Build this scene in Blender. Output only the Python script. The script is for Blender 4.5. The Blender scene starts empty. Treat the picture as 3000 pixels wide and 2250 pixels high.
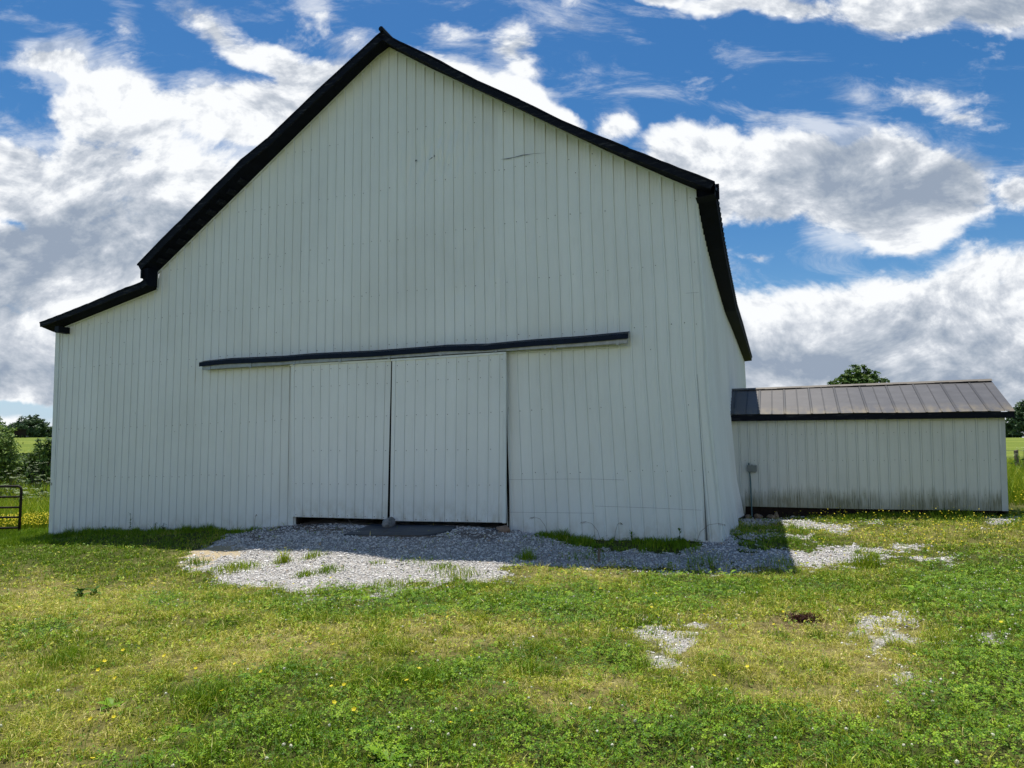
import bpy, math, random
import numpy as np
from mathutils import Vector, Matrix, Euler
random.seed(7); rng = np.random.default_rng(11)
sc = bpy.context.scene

# ------------------------------------------------------------------ camera
H = 1.6; FPX = 2000.0; PITCH = math.atan((1290-1125)/FPX); ROLL = -0.008
cd = bpy.data.cameras.new('camera'); cam = bpy.data.objects.new('camera', cd)
sc.collection.objects.link(cam); sc.camera = cam
cd.sensor_width = 36; cd.lens = 24; cd.clip_start = 0.05; cd.clip_end = 6000
cam.location = (0, 0, H)
cam.matrix_world = Matrix.Translation((0, 0, H)) @ Matrix.Rotation(math.pi/2+PITCH, 4, 'X') @ Matrix.Rotation(ROLL, 4, 'Z')

# ------------------------------------------------------------------ light
SUNV = Vector((0.52, -1.40, -6.1)).normalized()          # travel direction of the light
EL = math.asin(-SUNV.z)
ld = bpy.data.lights.new('sun', 'SUN'); ld.energy = 5.0; ld.angle = math.radians(0.55); ld.color = (1, .955, .88)
lo = bpy.data.objects.new('sun', ld); sc.collection.objects.link(lo)
lo.rotation_euler = SUNV.to_track_quat('-Z', 'Y').to_euler(); lo.location = (-3, 20, 40)
sc.view_settings.view_transform = 'Standard'; sc.view_settings.look = 'None'
sc.view_settings.exposure = 0.38; sc.view_settings.gamma = 1.0

def Rx(a): c, s = math.cos(a), math.sin(a); return np.array([[1,0,0],[0,c,-s],[0,s,c]])
def Rz(a): c, s = math.cos(a), math.sin(a); return np.array([[c,-s,0],[s,c,0],[0,0,1]])
RC = Rx(math.pi/2+PITCH) @ Rz(ROLL)
CP = np.array([0, 0, H])
def ray(px, py): return RC @ np.array([(px-1500)/FPX, -(py-1125)/FPX, -1.0])
def project(P):
    c = (P-CP) @ RC
    return 1500+FPX*c[..., 0]/-c[..., 2], 1125-FPX*c[..., 1]/-c[..., 2]

# ------------------------------------------------------------------ node helper
class NT:
    def __init__(s, tree): s.t = tree; s.n = tree.nodes; s.l = tree.links
    def new(s, typ, **kw):
        n = s.n.new(typ)
        for k, v in kw.items():
            if hasattr(n, k) and not k.startswith('i_'): setattr(n, k, v)
        return n
    def put(s, sock, v):
        if isinstance(v, bpy.types.NodeSocket): s.l.new(v, sock)
        elif v is not None: sock.default_value = v
    def math(s, op, a, b=None, c=None, clamp=False):
        n = s.n.new('ShaderNodeMath'); n.operation = op; n.use_clamp = clamp
        for i, v in enumerate((a, b, c)):
            if v is not None: s.put(n.inputs[i], v)
        return n.outputs[0]
    def noise(s, vec, scale, detail=4, rough=.5, dim='3D', dist=0.0):
        n = s.n.new('ShaderNodeTexNoise'); n.noise_dimensions = dim
        s.put(n.inputs['Vector'], vec); s.put(n.inputs['Scale'], scale)
        n.inputs['Detail'].default_value = detail; n.inputs['Roughness'].default_value = rough
        n.inputs['Distortion'].default_value = dist
        return n.outputs['Fac']
    def mapping(s, vec, loc=(0,0,0), rot=(0,0,0), scale=(1,1,1)):
        n = s.n.new('ShaderNodeMapping'); s.put(n.inputs[0], vec)
        n.inputs[1].default_value = loc; n.inputs[2].default_value = rot; n.inputs[3].default_value = scale
        return n.outputs[0]
    def ramp(s, fac, stops, interp='LINEAR'):
        n = s.n.new('ShaderNodeValToRGB'); n.color_ramp.interpolation = interp; s.put(n.inputs[0], fac)
        el = n.color_ramp.elements
        while len(el) > 1: el.remove(el[-1])
        el[0].position = stops[0][0]; el[0].color = (*stops[0][1], 1)
        for p, c in stops[1:]:
            e = el.new(p); e.color = (*c, 1)
        return n.outputs[0]
    def mix(s, fac, a, b, blend='MIX'):
        n = s.n.new('ShaderNodeMix'); n.data_type = 'RGBA'; n.blend_type = blend
        s.put(n.inputs[0], fac)
        for i, v in ((6, a), (7, b)):
            if isinstance(v, tuple): v = (*v, 1) if len(v) == 3 else v
            s.put(n.inputs[i], v)
        return n.outputs[2]
    def maprange(s, v, a, b, c=0.0, d=1.0, smooth=False):
        n = s.n.new('ShaderNodeMapRange'); s.put(n.inputs[0], v)
        if smooth: n.interpolation_type = 'SMOOTHSTEP'
        for i, x in zip((1,2,3,4), (a,b,c,d)): s.put(n.inputs[i], x)
        return n.outputs[0]

# ------------------------------------------------------------------ world: sky with clouds, by direction
w = bpy.data.worlds.new('World'); sc.world = w; w.use_nodes = True
T = NT(w.node_tree); T.n.clear()
out = T.n.new('ShaderNodeOutputWorld'); bg = T.n.new('ShaderNodeBackground'); T.l.new(bg.outputs[0], out.inputs[0])
sky = T.n.new('ShaderNodeTexSky'); sky.sky_type = 'NISHITA'; sky.sun_disc = False
sky.sun_elevation = EL; sky.sun_rotation = math.atan2(-SUNV.x, -SUNV.y)
sky.air_density = 1.0; sky.dust_density = 0.4; sky.ozone_density = 2.5
hs = T.n.new('ShaderNodeHueSaturation'); hs.inputs['Saturation'].default_value = 1.36; hs.inputs['Value'].default_value = .82
T.l.new(sky.outputs[0], hs.inputs['Color'])
geo = T.n.new('ShaderNodeTexCoord')
sep = T.n.new('ShaderNodeSeparateXYZ'); T.l.new(geo.outputs['Generated'], sep.inputs[0])
dy = T.math('MAXIMUM', T.math('ABSOLUTE', sep.outputs[1]), .12)
u = T.math('DIVIDE', sep.outputs[0], dy); v = T.math('DIVIDE', sep.outputs[2], dy)
cmb = T.n.new('ShaderNodeCombineXYZ'); T.l.new(u, cmb.inputs[0]); T.l.new(v, cmb.inputs[1]); uv = cmb.outputs[0]
# gentle warp so the blob outlines are never ellipses
nz = T.n.new('ShaderNodeTexNoise'); T.l.new(uv, nz.inputs['Vector']); nz.inputs['Scale'].default_value = 5.0
nz.inputs['Detail'].default_value = 5; nz.inputs['Roughness'].default_value = .6
wv = T.n.new('ShaderNodeVectorMath'); wv.operation = 'MULTIPLY_ADD'
T.l.new(nz.outputs['Color'], wv.inputs[0]); wv.inputs[1].default_value = (.11, .09, 0)
sub = T.n.new('ShaderNodeVectorMath'); sub.operation = 'ADD'; T.l.new(uv, sub.inputs[0]); sub.inputs[1].default_value = (-.055, -.045, 0)
T.l.new(sub.outputs[0], wv.inputs[2]); uvw = wv.outputs[0]
def px_dir(x, y):          # pixel of the 2212-wide view -> tangent coordinates of the direction
    d = ray(x*3000/2212, y*3000/2212); return d[0]/d[1], d[2]/d[1]
K = 3000/2212/FPX*1.17
def blob(x, y, rx, ry, ang=0, g=1.0, vec=None):
    cu, cv = px_dir(x, y)
    n = T.n.new('ShaderNodeMapping'); n.vector_type = 'TEXTURE'
    T.l.new(uvw if vec is None else vec, n.inputs[0])
    n.inputs[1].default_value = (cu, cv, 0); n.inputs[2].default_value = (0, 0, math.radians(ang))
    n.inputs[3].default_value = (rx*K, ry*K, 1)
    gq = T.n.new('ShaderNodeTexGradient'); gq.gradient_type = 'SPHERICAL'; T.l.new(n.outputs[0], gq.inputs[0])
    o = gq.outputs['Fac']
    return o if g == 1.0 else T.math('MULTIPLY', o, g)
BLOBS = [  # x, y, rx, ry, angle, gain
 (330, 520, 520, 330, -5, 1.5), (250, 230, 260, 110, -12, 1.2), (560, 255, 260, 110, -15, 1.3), (700, 185, 150, 80, 0, 1.2), (120, 150, 120, 75, -20, 1.05),
 (60, 720, 420, 250, 0, 1.5), (0, 390, 200, 120, 0, 1.3),
 (450, 50, 170, 66, -30, .56), (520, 95, 90, 50, -30, .6), (270, 65, 60, 130, 20, .42), (600, 125, 120, 50, -25, .8), (60, 45, 150, 34, -22, .40), (700, 30, 120, 50, -35, .47), (770, 85, 90, 60, 0, .5),
 (980, 190, 190, 90, -25, 1.4), (1120, 230, 150, 88, -40, 1.3), (1100, 96, 90, 66, -10, .58), (965, 60, 120, 52, -12, .48), (1130, 140, 80, 60, 0, .7), (880, 125, 110, 60, 0, .9), (1205, 265, 80, 50, -45, 1.0),
 (1330, 268, 80, 62, 0, .62),
 (1520, 335, 150, 105, 0, 1.4), (1700, 370, 240, 130, -8, 1.5), (1880, 410, 215, 150, -10, 1.5), (2050, 420, 140, 105, 10, 1.3), (1930, 505, 125, 66, 0, 1.1), (2195, 415, 100, 60, 30, .75), (1480, 425, 150, 95, 0, 1.2),
 (1850, 208, 120, 50, -10, .44), (2020, 225, 160, 62, -8, .56), (2080, 262, 100, 44, -20, .5),
 (1650, 10, 240, 42, -5, 1.0), (1950, 10, 260, 78, 0, 1.3), (2190, 15, 150, 72, 0, 1.2), (1450, -8, 100, 24, 0, .8),
 (1700, 700, 220, 95, 0, 1.4), (1900, 715, 290, 115, 5, 1.5), (2150, 670, 250, 130, 12, 1.5), (1900, 850, 700, 160, 0, 1.6), (1640, 548, 52, 20, 0, .45),
 (2250, 760, 300, 220, 0, 1.5), (2600, 300, 300, 200, 0, 1.3), (2900, 700, 500, 200, 0, 1.4), (-400, 300, 350, 250, 0, 1.4), (-500, 700, 500, 250, 0, 1.4), (1000, 760, 900, 260, 0, 1.2),
]
HOLES = [(60, 205, 90, 60, -8, .5), (1690, 712, 50, 18, 0, .8), (2170, 615, 80, 22, 10, .35), (20, 480, 60, 24, -10, .5), (60, 892, 110, 20, 0, .8)]
cov = None
for b in BLOBS:
    o = blob(*b)
    if cov is None: cov = o
    else:
        n = T.n.new('ShaderNodeMath'); n.operation = 'SMOOTH_MAX'; T.l.new(cov, n.inputs[0]); T.l.new(o, n.inputs[1]); n.inputs[2].default_value = .12; cov = n.outputs[0]
for b in HOLES: cov = T.math('SUBTRACT', cov, blob(*b))
cov = T.math('MINIMUM', cov, .75)
uvn = T.mapping(uv, loc=(3.1, 1.7, .4), rot=(0, 0, math.radians(-24)), scale=(.8, 1.25, 1))
n1 = T.noise(uvn, 6.0, 14, .64, dist=.35)
uvn2 = T.mapping(uv, loc=(3.1, 1.7+.030, .4), rot=(0, 0, math.radians(-24)), scale=(.8, 1.25, 1))
n2 = T.noise(uvn2, 6.0, 6, .60, dist=.35)
dens = T.math('ADD', T.math('MULTIPLY', cov, 1.85), T.math('MULTIPLY', T.math('SUBTRACT', n1, .5), 2.6))
dens = T.math('SUBTRACT', dens, .53)
n3 = T.noise(T.mapping(uv, loc=(1.3, 5.1, 2.0), scale=(1, 1.25, 1)), 9.0, 8, .55, dist=.5)
b3 = T.math('MULTIPLY', T.math('ABSOLUTE', T.math('SUBTRACT', n3, .5)), 2.0)
dens = T.math('ADD', dens, T.math('MULTIPLY', T.math('SUBTRACT', b3, .2), .75))
alpha = T.math('POWER', T.maprange(dens, -.14, .46, 0, 1, True), .95)
veil = T.math('MULTIPLY', T.maprange(T.math('ADD', T.math('MULTIPLY', cov, 2.4), T.math('MULTIPLY', T.math('SUBTRACT', T.noise(T.mapping(uv, loc=(9, 3, 1), rot=(0, 0, .6), scale=(.6, 1.7, 1)), 8.0, 10, .68, dist=.6), .5), 4.0)), .25, 1.5, 0, 1, True), .62)
alpha = T.math('MAXIMUM', alpha, veil)
emb = T.math('SUBTRACT', n1, n2)                          # light from above on the billows
big = T.noise(T.mapping(uv, loc=(7, 2, 0), scale=(1, 1.8, 1)), 4.6, 6, .60)
grey = T.math('ADD', T.math('MULTIPLY', T.math('SUBTRACT', cov, .30), .62), T.math('MULTIPLY', T.math('SUBTRACT', big, .5), 2.0))
grey = T.math('SUBTRACT', grey, T.math('MULTIPLY', emb, 3.6))
# flat cloud bases: greyer lower down and in the middle of the big clouds
for b in [(1880, 420, 330, 130, -10, .40), (1950, 800, 420, 80, 0, .45), (250, 520, 480, 160, -6, .45), (2080, 30, 250, 50, 0, .35), (80, 830, 320, 90, 0, .5), (1700, 760, 160, 60, 0, .3)]:
    grey = T.math('ADD', grey, blob(*b))
for b in [(1010, 200, 260, 120, -30, .9), (330, 250, 420, 110, -18, .6), (1560, 290, 240, 100, -8, .6), (1760, 650, 200, 70, 0, .5), (2150, 620, 200, 70, 0, .4), (350, 600, 120, 60, 0, .3)]:
    grey = T.math('SUBTRACT', grey, blob(*b))
grey = T.math('SUBTRACT', grey, T.math('MULTIPLY', T.math('SUBTRACT', b3, .20), .95))
ccol = T.ramp(grey, [(0.0, (7.5, 7.65, 7.8)), (.18, (6.3, 6.55, 6.9)), (.42, (4.6, 4.95, 5.5)), (.72, (3.3, 3.75, 4.4)), (1.0, (2.4, 2.9, 3.7))])
lowv = T.maprange(v, .0, .22, 1, 0)                       # thin milky air near the horizon
skyc = T.mix(T.math('MULTIPLY', lowv, .75), hs.outputs[0], (3.6, 5.1, 7.2))
col = T.mix(alpha, skyc, ccol)
T.l.new(col, bg.inputs[0]); bg.inputs[1].default_value = 0.1
w.cycles.sampling_method = 'MANUAL'; w.cycles.sample_map_resolution = 512

# ------------------------------------------------------------------ facade frame
AL = math.radians(21)
E = np.array([math.cos(AL), -math.sin(AL), 0]); N = np.array([-math.sin(AL), -math.cos(AL), 0])
_d = ray(2116, 1586); F0 = CP + _d*(11.7/_d[1]); F0 = np.array([F0[0], F0[1], 0.0])
def B(s, z, off=0.0): return F0 + E*s + N*off + np.array([0, 0, z])
def Wp(px, py, off=0.0):
    d = ray(px, py); t = ((F0+N*off-CP) @ N)/(d @ N); P = CP+d*t
    return (P-F0) @ E, P[2]
def Sp(px, py, sside):
    d = ray(px, py); t = ((F0+E*sside-CP) @ E)/(d @ E); P = CP+d*t
    return -(P-F0) @ N, P[2]

# ------------------------------------------------------------------ ground height
def vnoise(x, y, seed=0):
    x = np.asarray(x, float); y = np.asarray(y, float)
    xi = np.floor(x).astype(np.int64); yi = np.floor(y).astype(np.int64); fx = x-xi; fy = y-yi
    def h(a, b):
        k = (a*374761393 + b*668265263 + seed*1442695041) & 0x7fffffff
        k = ((k ^ (k >> 13))*1274126177) & 0x7fffffff
        return ((k ^ (k >> 16)) & 0xffff)/65535.0
    fx = fx*fx*(3-2*fx); fy = fy*fy*(3-2*fy)
    return (h(xi, yi)*(1-fx)+h(xi+1, yi)*fx)*(1-fy)+(h(xi, yi+1)*(1-fx)+h(xi+1, yi+1)*fx)*fy
def fbm(x, y, sc_=1.0, oc=4, seed=0):
    r = 0; a = .5; tot = 0
    for i in range(oc):
        r = r+a*vnoise(x*sc_+17.3*i, y*sc_-9.1*i, seed+i); tot += a; a *= .5; sc_ *= 2
    return r/tot
ctrl = []
for px, py in [(147,1569),(400,1556),(600,1552),(760,1551),(860,1534),(1140,1547),(1485,1552),(1610,1572),(1850,1584),(2071,1584),(2116,1587)]:
    s, z = Wp(px, py); ctrl.append((*B(s, z)[:2], z))
for s, z in [(0, -.36), (1.4, -.30), (3.4, -.20), (5.7, -.15)]:
    ctrl.append((*B(s, 0, -5.8)[:2], z)); ctrl.append((*B(s, 0, -8.5)[:2], z-.05))
for s, o, z in [(0,-3,-.24),(-.6,1.0,-.33),(1.8,0,-.36),(-2.5,2.3,-.36),(-5,2.6,-.38),(-7.5,2.6,-.47),(-10,2.6,-.62),(-15,2.5,-.75),(-18.5,0,-.82),(-19,-6,-1.0),(5.5,-1,-.25),(9,-2,-.2),
                (-5.8,.9,-.10),(-7.5,1.0,-.16),(-4.2,.9,-.13),(-8,-8,0.0),(-13,-9,-.5),(-3,-9,-.1),(-8,-17,-.1),(-2,-17,-.2),(-15,-17,-.8)]:
    ctrl.append((*B(s, 0, o)[:2], z))
for x, y, z in [(0,0,0),(0,3.5,-.03),(-4,4,-.1),(4,4,.02),(0,7,-.16),(-5,8,-.36),(5,7,-.14),(9,8,-.15),(-12,8,-.6),(14,12,-.1),(-8,-4,-.1),(8,-4,0),(0,-8,0),(-20,10,-.8),(18,5,0),(-16,0,-.4),(18,18,0),(-16,26,-1.1),(-22,22,-1.2),(20,27,-.2),(5,30,-.3),(-5,32,-.7)]:
    ctrl.append((x, y, z))
ctrl = np.array(ctrl)
def _tps(r2): return np.where(r2 > 0, .5*r2*np.log(np.maximum(r2, 1e-12)), 0)
_n = len(ctrl); _A = np.zeros((_n+3, _n+3))
_d2 = ((ctrl[:, None, :2]-ctrl[None, :, :2])**2).sum(-1)
_A[:_n, :_n] = _tps(_d2)+np.eye(_n)*.15; _A[:_n, _n] = 1; _A[:_n, _n+1:] = ctrl[:, :2]; _A[_n:, :_n] = _A[:_n, _n:].T
_wt = np.linalg.solve(_A, np.concatenate([ctrl[:, 2], [0, 0, 0]]))
def zfar(x, y):
    D = np.hypot(x, y); a = np.arctan2(x, y)
    crest = np.where(a < 0, 2.75, 1.35)
    t = np.clip((a+.15)/.3, 0, 1); crest = 2.75*(1-t)+1.35*t
    base = -1.15*(1-t)-.35*t
    k = np.clip((D-42)/105, 0, 1); k = k*k*(3-2*k)
    z = base+(crest-base)*k
    k2 = np.clip((D-165)/250, 0, 1); k2 = k2*k2*(3-2*k2)
    return z*(1-k2)+(-9)*k2
def zg(x, y):
    x = np.asarray(x, float); y = np.asarray(y, float); shp = x.shape
    xf = x.ravel(); yf = y.ravel(); res = np.zeros(xf.size)
    for i in range(0, xf.size, 20000):
        a = xf[i:i+20000]; b = yf[i:i+20000]
        d2 = (a[:, None]-ctrl[None, :, 0])**2+(b[:, None]-ctrl[None, :, 1])**2
        near = _tps(d2) @ _wt[:_n]+_wt[_n]+_wt[_n+1]*a+_wt[_n+2]*b
        near = np.clip(near, -1.5, .4)
        D = np.hypot(a, b-6); k = np.clip((D-20)/16, 0, 1); k = k*k*(3-2*k)
        res[i:i+20000] = near*(1-k)+zfar(a, b)*k
    return res.reshape(shp)
def bumps(x, y):
    D = np.hypot(x, y); k = np.clip(1-(D-18)/14, 0, 1)
    return ((fbm(x, y, 1.3, 4, 5)-.5)*.10+(fbm(x, y, 7, 2, 9)-.5)*.02)*k
def zt(x, y): return zg(x, y)+bumps(x, y)
def G(px, py):            # ray -> ground
    d = ray(px, py); t = np.concatenate([np.arange(2, 40, .05), np.arange(40, 200, .5)])
    P = CP[None]+d[None]*t[:, None]; h = P[:, 2]-zt(P[:, 0], P[:, 1]); i = int(np.argmax(h < 0))
    return P[i]

# ------------------------------------------------------------------ mesh helpers
def tag(o, label=None, cat=None, group=None, kind=None):
    if label: o['label'] = label
    if cat: o['category'] = cat
    if group: o['group'] = group
    if kind: o['kind'] = kind
    return o
def empty(name, loc, label=None, cat=None, group=None):
    o = bpy.data.objects.new(name, None); sc.collection.objects.link(o); o.location = loc
    o.empty_display_size = .2
    return tag(o, label, cat, group)
class MB:
    def __init__(s): s.v = []; s.f = []; s.m = []; s.uv = []
    def add(s, vs, fs, m=0):
        b = len(s.v); s.v += [tuple(map(float, p)) for p in vs]; s.f += [tuple(b+i for i in f) for f in fs]; s.m += [m]*len(fs)
    def quad(s, a, b, c, d, m=0): s.add([a, b, c, d], [(0, 1, 2, 3)], m)
    def boxp(s, c8, m=0):      # 8 corners: bottom 4 then top 4
        s.add(c8, [(3,2,1,0),(4,5,6,7),(0,1,5,4),(1,2,6,5),(2,3,7,6),(3,0,4,7)], m)
    def box(s, o, ax, ay, az, m=0):   # origin corner + three edge vectors
        o, ax, ay, az = map(lambda q: np.asarray(q, float), (o, ax, ay, az))
        s.boxp([o, o+ax, o+ax+ay, o+ay, o+az, o+ax+az, o+ax+ay+az, o+ay+az], m)
    def tube(s, pts, r, n=8, m=0, cap=True):
        pts = [np.asarray(p, float) for p in pts]; rs = r if hasattr(r, '__len__') else [r]*len(pts); b = len(s.v)
        for i, p in enumerate(pts):
            t = pts[min(i+1, len(pts)-1)]-pts[max(i-1, 0)]; t = t/np.linalg.norm(t)
            a = np.cross(t, [0, 0, 1.0]) if abs(t[2]) < .95 else np.cross(t, [1.0, 0, 0]); a /= np.linalg.norm(a); c = np.cross(t, a)
            for k in range(n):
                q = p+rs[i]*(a*math.cos(2*math.pi*k/n)+c*math.sin(2*math.pi*k/n)); s.v.append(tuple(q))
        for i in range(len(pts)-1):
            for k in range(n):
                s.f.append((b+i*n+k, b+i*n+(k+1) % n, b+(i+1)*n+(k+1) % n, b+(i+1)*n+k)); s.m.append(m)
        if cap:
            s.f.append(tuple(b+k for k in range(n))[::-1]); s.m.append(m)
            s.f.append(tuple(b+(len(pts)-1)*n+k for k in range(n))); s.m.append(m)
    def build(s, name, mats, parent=None, smooth=False, origin=None):
        me = bpy.data.meshes.new(name)
        org = np.array(origin if origin is not None else ((parent.location if parent else (0, 0, 0))), float)
        if parent is None and origin is None: org = np.zeros(3)
        V = np.array(s.v)-org
        me.from_pydata(V.tolist(), [], s.f)
        for m in (mats if isinstance(mats, (list, tuple)) else [mats]): me.materials.append(m)
        me.polygons.foreach_set('material_index', s.m)
        if smooth: me.polygons.foreach_set('use_smooth', [True]*len(s.f))
        me.update()
        o = bpy.data.objects.new(name, me); sc.collection.objects.link(o)
        if parent: o.parent = parent
        else: o.location = org
        return o
def np_mesh(name, V, sizes, idx, mat, parent=None, attrs=None, smooth=False, origin=(0, 0, 0)):
    """V (n,3); faces all given by flat index idx and per-face loop count sizes"""
    me = bpy.data.meshes.new(name); V = np.asarray(V, np.float32)-np.asarray(origin, np.float32)
    me.vertices.add(len(V)); me.vertices.foreach_set('co', V.ravel())
    idx = np.asarray(idx, np.int32); sizes = np.asarray(sizes, np.int32)
    me.loops.add(len(idx)); me.loops.foreach_set('vertex_index', idx)
    me.polygons.add(len(sizes)); st = np.concatenate([[0], np.cumsum(sizes)[:-1]]).astype(np.int32)
    me.polygons.foreach_set('loop_start', st)
    me.polygons.foreach_set('loop_total', sizes)
    me.polygons.foreach_set('use_smooth', np.full(len(sizes), bool(smooth)))
    for k, a in (attrs or {}).items():
        at = me.attributes.new(k, 'FLOAT', 'POINT'); at.data.foreach_set('value', np.asarray(a, np.float32))
    me.update(calc_edges=True); me.validate()
    for m in (mat if isinstance(mat, (list, tuple)) else [mat]): me.materials.append(m)
    o = bpy.data.objects.new(name, me); sc.collection.objects.link(o)
    if parent: o.parent = parent
    else: o.location = origin
    return o

# ------------------------------------------------------------------ materials
def newmat(name):
    m = bpy.data.materials.new(name); m.use_nodes = True; t = NT(m.node_tree)
    p = m.node_tree.nodes['Principled BSDF']; return m, t, p
def attr(t, name):
    n = t.n.new('ShaderNodeAttribute'); n.attribute_name = name; return n.outputs['Fac']
def bump(t, p, h, strength=.3, dist=.01):
    b = t.n.new('ShaderNodeBump'); b.inputs['Strength'].default_value = strength; b.inputs['Distance'].default_value = dist
    t.l.new(h, b.inputs['Height']); t.l.new(b.outputs[0], p.inputs['Normal'])
def simple(name, col, rough=.6, metal=0.0, var=.25, scale=8, bmp=0.0, stretch=(1,1,1)):
    m, t, p = newmat(name); tc = t.n.new('ShaderNodeTexCoord').outputs['Object']
    v_ = t.mapping(tc, scale=stretch)
    n = t.noise(v_, scale, 6, .6)
    c0 = tuple(c*(1-var) for c in col); c1 = tuple(min(1, c*(1+var)) for c in col)
    t.put(p.inputs['Base Color'], t.ramp(n, [(.3, c0), (.7, c1)]))
    p.inputs['Roughness'].default_value = rough; p.inputs['Metallic'].default_value = metal; p.inputs['Specular IOR Level'].default_value = .15 if max(col) < .04 else .5
    if bmp: bump(t, p, n, bmp)
    return m
def siding_mat(name, moss=False, col=(.76, .805, .81), pitch=.2262, ph=.11):
    m, t, p = newmat(name)
    uvn_ = t.n.new('ShaderNodeUVMap').outputs[0]          # u = metres along the wall, v = metres above the lower edge
    sp_ = t.n.new('ShaderNodeSeparateXYZ'); t.l.new(uvn_, sp_.inputs[0]); hgt = sp_.outputs[1]
    big_ = t.noise(uvn_, .45, 4, .55)
    st = t.noise(t.mapping(uvn_, scale=(9, .35, 1)), 1.0, 5, .6)
    fine = t.noise(uvn_, 30, 3, .6)
    f = t.math('ADD', t.math('MULTIPLY', big_, .55), t.math('MULTIPLY', st, .25)); f = t.math('ADD', f, .10)
    c = t.ramp(f, [(.3, tuple(x*.88 for x in col)), (.5, col), (.7, tuple(x*1.06 for x in col))])
    # rib shade painted as a dark line along one side of every rib
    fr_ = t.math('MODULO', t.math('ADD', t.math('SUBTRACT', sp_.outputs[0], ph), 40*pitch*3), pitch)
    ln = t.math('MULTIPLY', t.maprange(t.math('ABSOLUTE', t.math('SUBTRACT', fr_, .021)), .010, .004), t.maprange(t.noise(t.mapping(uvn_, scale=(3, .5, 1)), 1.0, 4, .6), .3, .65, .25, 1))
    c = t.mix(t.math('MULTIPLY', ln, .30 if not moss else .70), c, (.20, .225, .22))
    # chalky dirt
    d = t.maprange(t.noise(t.mapping(uvn_, scale=(14, 1.2, 1)), 1.0, 5, .7), .58, .78)
    c = t.mix(t.math('MULTIPLY', d, .15), c, (.36, .36, .31))
    # sheets weather differently, each three ribs wide; faint rust runs under some fixings
    wn = t.n.new('ShaderNodeTexWhiteNoise'); wn.noise_dimensions = '1D'; t.put(wn.inputs['W'], t.math('FLOOR', t.math('DIVIDE', t.math('SUBTRACT', sp_.outputs[0], ph+.05), pitch*3)))
    c = t.mix(t.math('MULTIPLY', wn.outputs['Value'], .11), c, (.50, .53, .50))
    rr = t.maprange(t.noise(t.mapping(uvn_, scale=(26, .8, 1)), 1.0, 3, .6), .66, .80)
    c = t.mix(t.math('MULTIPLY', rr, .30), c, (.36, .27, .19))
    bl = t.maprange(t.noise(t.mapping(uvn_, scale=(.35, .22, 1)), 1.0, 5, .6), .45, .70)
    c = t.mix(t.math('MULTIPLY', bl, .16), c, (.50, .50, .42))
    # splash dirt low down
    sd = t.math('MULTIPLY', t.maprange(hgt, .45, 0.0), t.maprange(t.noise(t.mapping(uvn_, scale=(5, 2.5, 1)), 1.0, 5, .7), .42, .7))
    c = t.mix(t.math('MULTIPLY', sd, .65), c, (.33, .30, .21))
    if moss:
        nn = t.noise(t.mapping(uvn_, scale=(22, 1.1, 1)), 1.0, 4, .75)
        n2_ = t.noise(t.mapping(uvn_, scale=(1.0, .3, 1)), 1.0, 3, .6)
        top = t.math('MULTIPLY', t.math('ADD', t.math('MULTIPLY', nn, .9), t.math('MULTIPLY', n2_, .8)), .55)
        k = t.maprange(t.math('SUBTRACT', t.math('SUBTRACT', top, .10), t.math('MULTIPLY', hgt, .78)), -.02, .20, 0, 1)
        k = t.math('MULTIPLY', k, t.maprange(t.noise(t.mapping(uvn_, loc=(4, 0, 0), scale=(.75, .15, 1)), 1.0, 3, .6), .36, .52, .35, 1))
        k = t.math('MULTIPLY', k, t.maprange(t.noise(t.mapping(uvn_, scale=(34, 2.2, 1)), 1.0, 3, .7), .36, .56, .4, 1))
        c = t.mix(t.math('MULTIPLY', k, .8), c, (.085, .092, .026))
        lo_ = t.math('MULTIPLY', t.maprange(hgt, .28, 0.0), .30)
        c = t.mix(lo_, c, (.25, .26, .16))
    p.inputs['Roughness'].default_value = .42
    t.put(p.inputs['Base Color'], c)
    bump(t, p, t.noise(t.mapping(uvn_, scale=(2.2, 1.1, 1)), 1.6, 5, .6), .30, .03)
    return m
M = {}
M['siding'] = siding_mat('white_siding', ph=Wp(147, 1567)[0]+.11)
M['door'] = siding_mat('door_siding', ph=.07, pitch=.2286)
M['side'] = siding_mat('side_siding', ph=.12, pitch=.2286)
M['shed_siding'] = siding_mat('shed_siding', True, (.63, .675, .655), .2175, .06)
M['trim'] = simple('white_trim', (.68, .73, .73), .45, 0, .06, 3)
M['shed_trim'] = simple('shed_corner_paint', (.50, .54, .53), .5, 0, .08, 3)
M['screw'] = simple('screws_and_seam_shade', (.10, .11, .12), .5, .3, .2)
M['darkpaint'] = simple('black_paint', (.004, .006, .012), .75, 0, .45, 14, .4, (1, 1, 4))
M['soffit'] = simple('dark_soffit', (.0035, .0055, .013), .85, 0, .3, 6)
M['blackroof'] = simple('black_roof_metal', (.005, .007, .012), .5, .1, .3, 5)
M['interior'] = simple('dark_interior_wood', (.02, .017, .014), .9)
M['galv'] = simple('galvanised_steel', (.30, .32, .33), .45, .6, .25, 9)
M['bluecover'] = simple('navy_flashing', (.004, .010, .026), .55, 0, .35, 10)
M['rubber'] = simple('black_rubber', (.035, .042, .055), .6, 0, .35, 6)
M['rust'] = simple('rusty_tube', (.075, .05, .035), .7, .2, .6, 12)
M['gate'] = simple('gate_paint', (.026, .022, .016), .6, .2, .5, 7)
M['oldwood'] = simple('weathered_wood', (.15, .12, .09), .9, 0, .35, 20, .5, (1, 1, .15))
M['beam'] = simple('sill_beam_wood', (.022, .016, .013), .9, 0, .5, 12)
M['tanstone'] = simple('tan_stone', (.30, .22, .15), .9, 0, .35, 10, .6)
M['greyrock'] = simple('grey_rock', (.22, .22, .215), .85, 0, .4, 14, .8)
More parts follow.
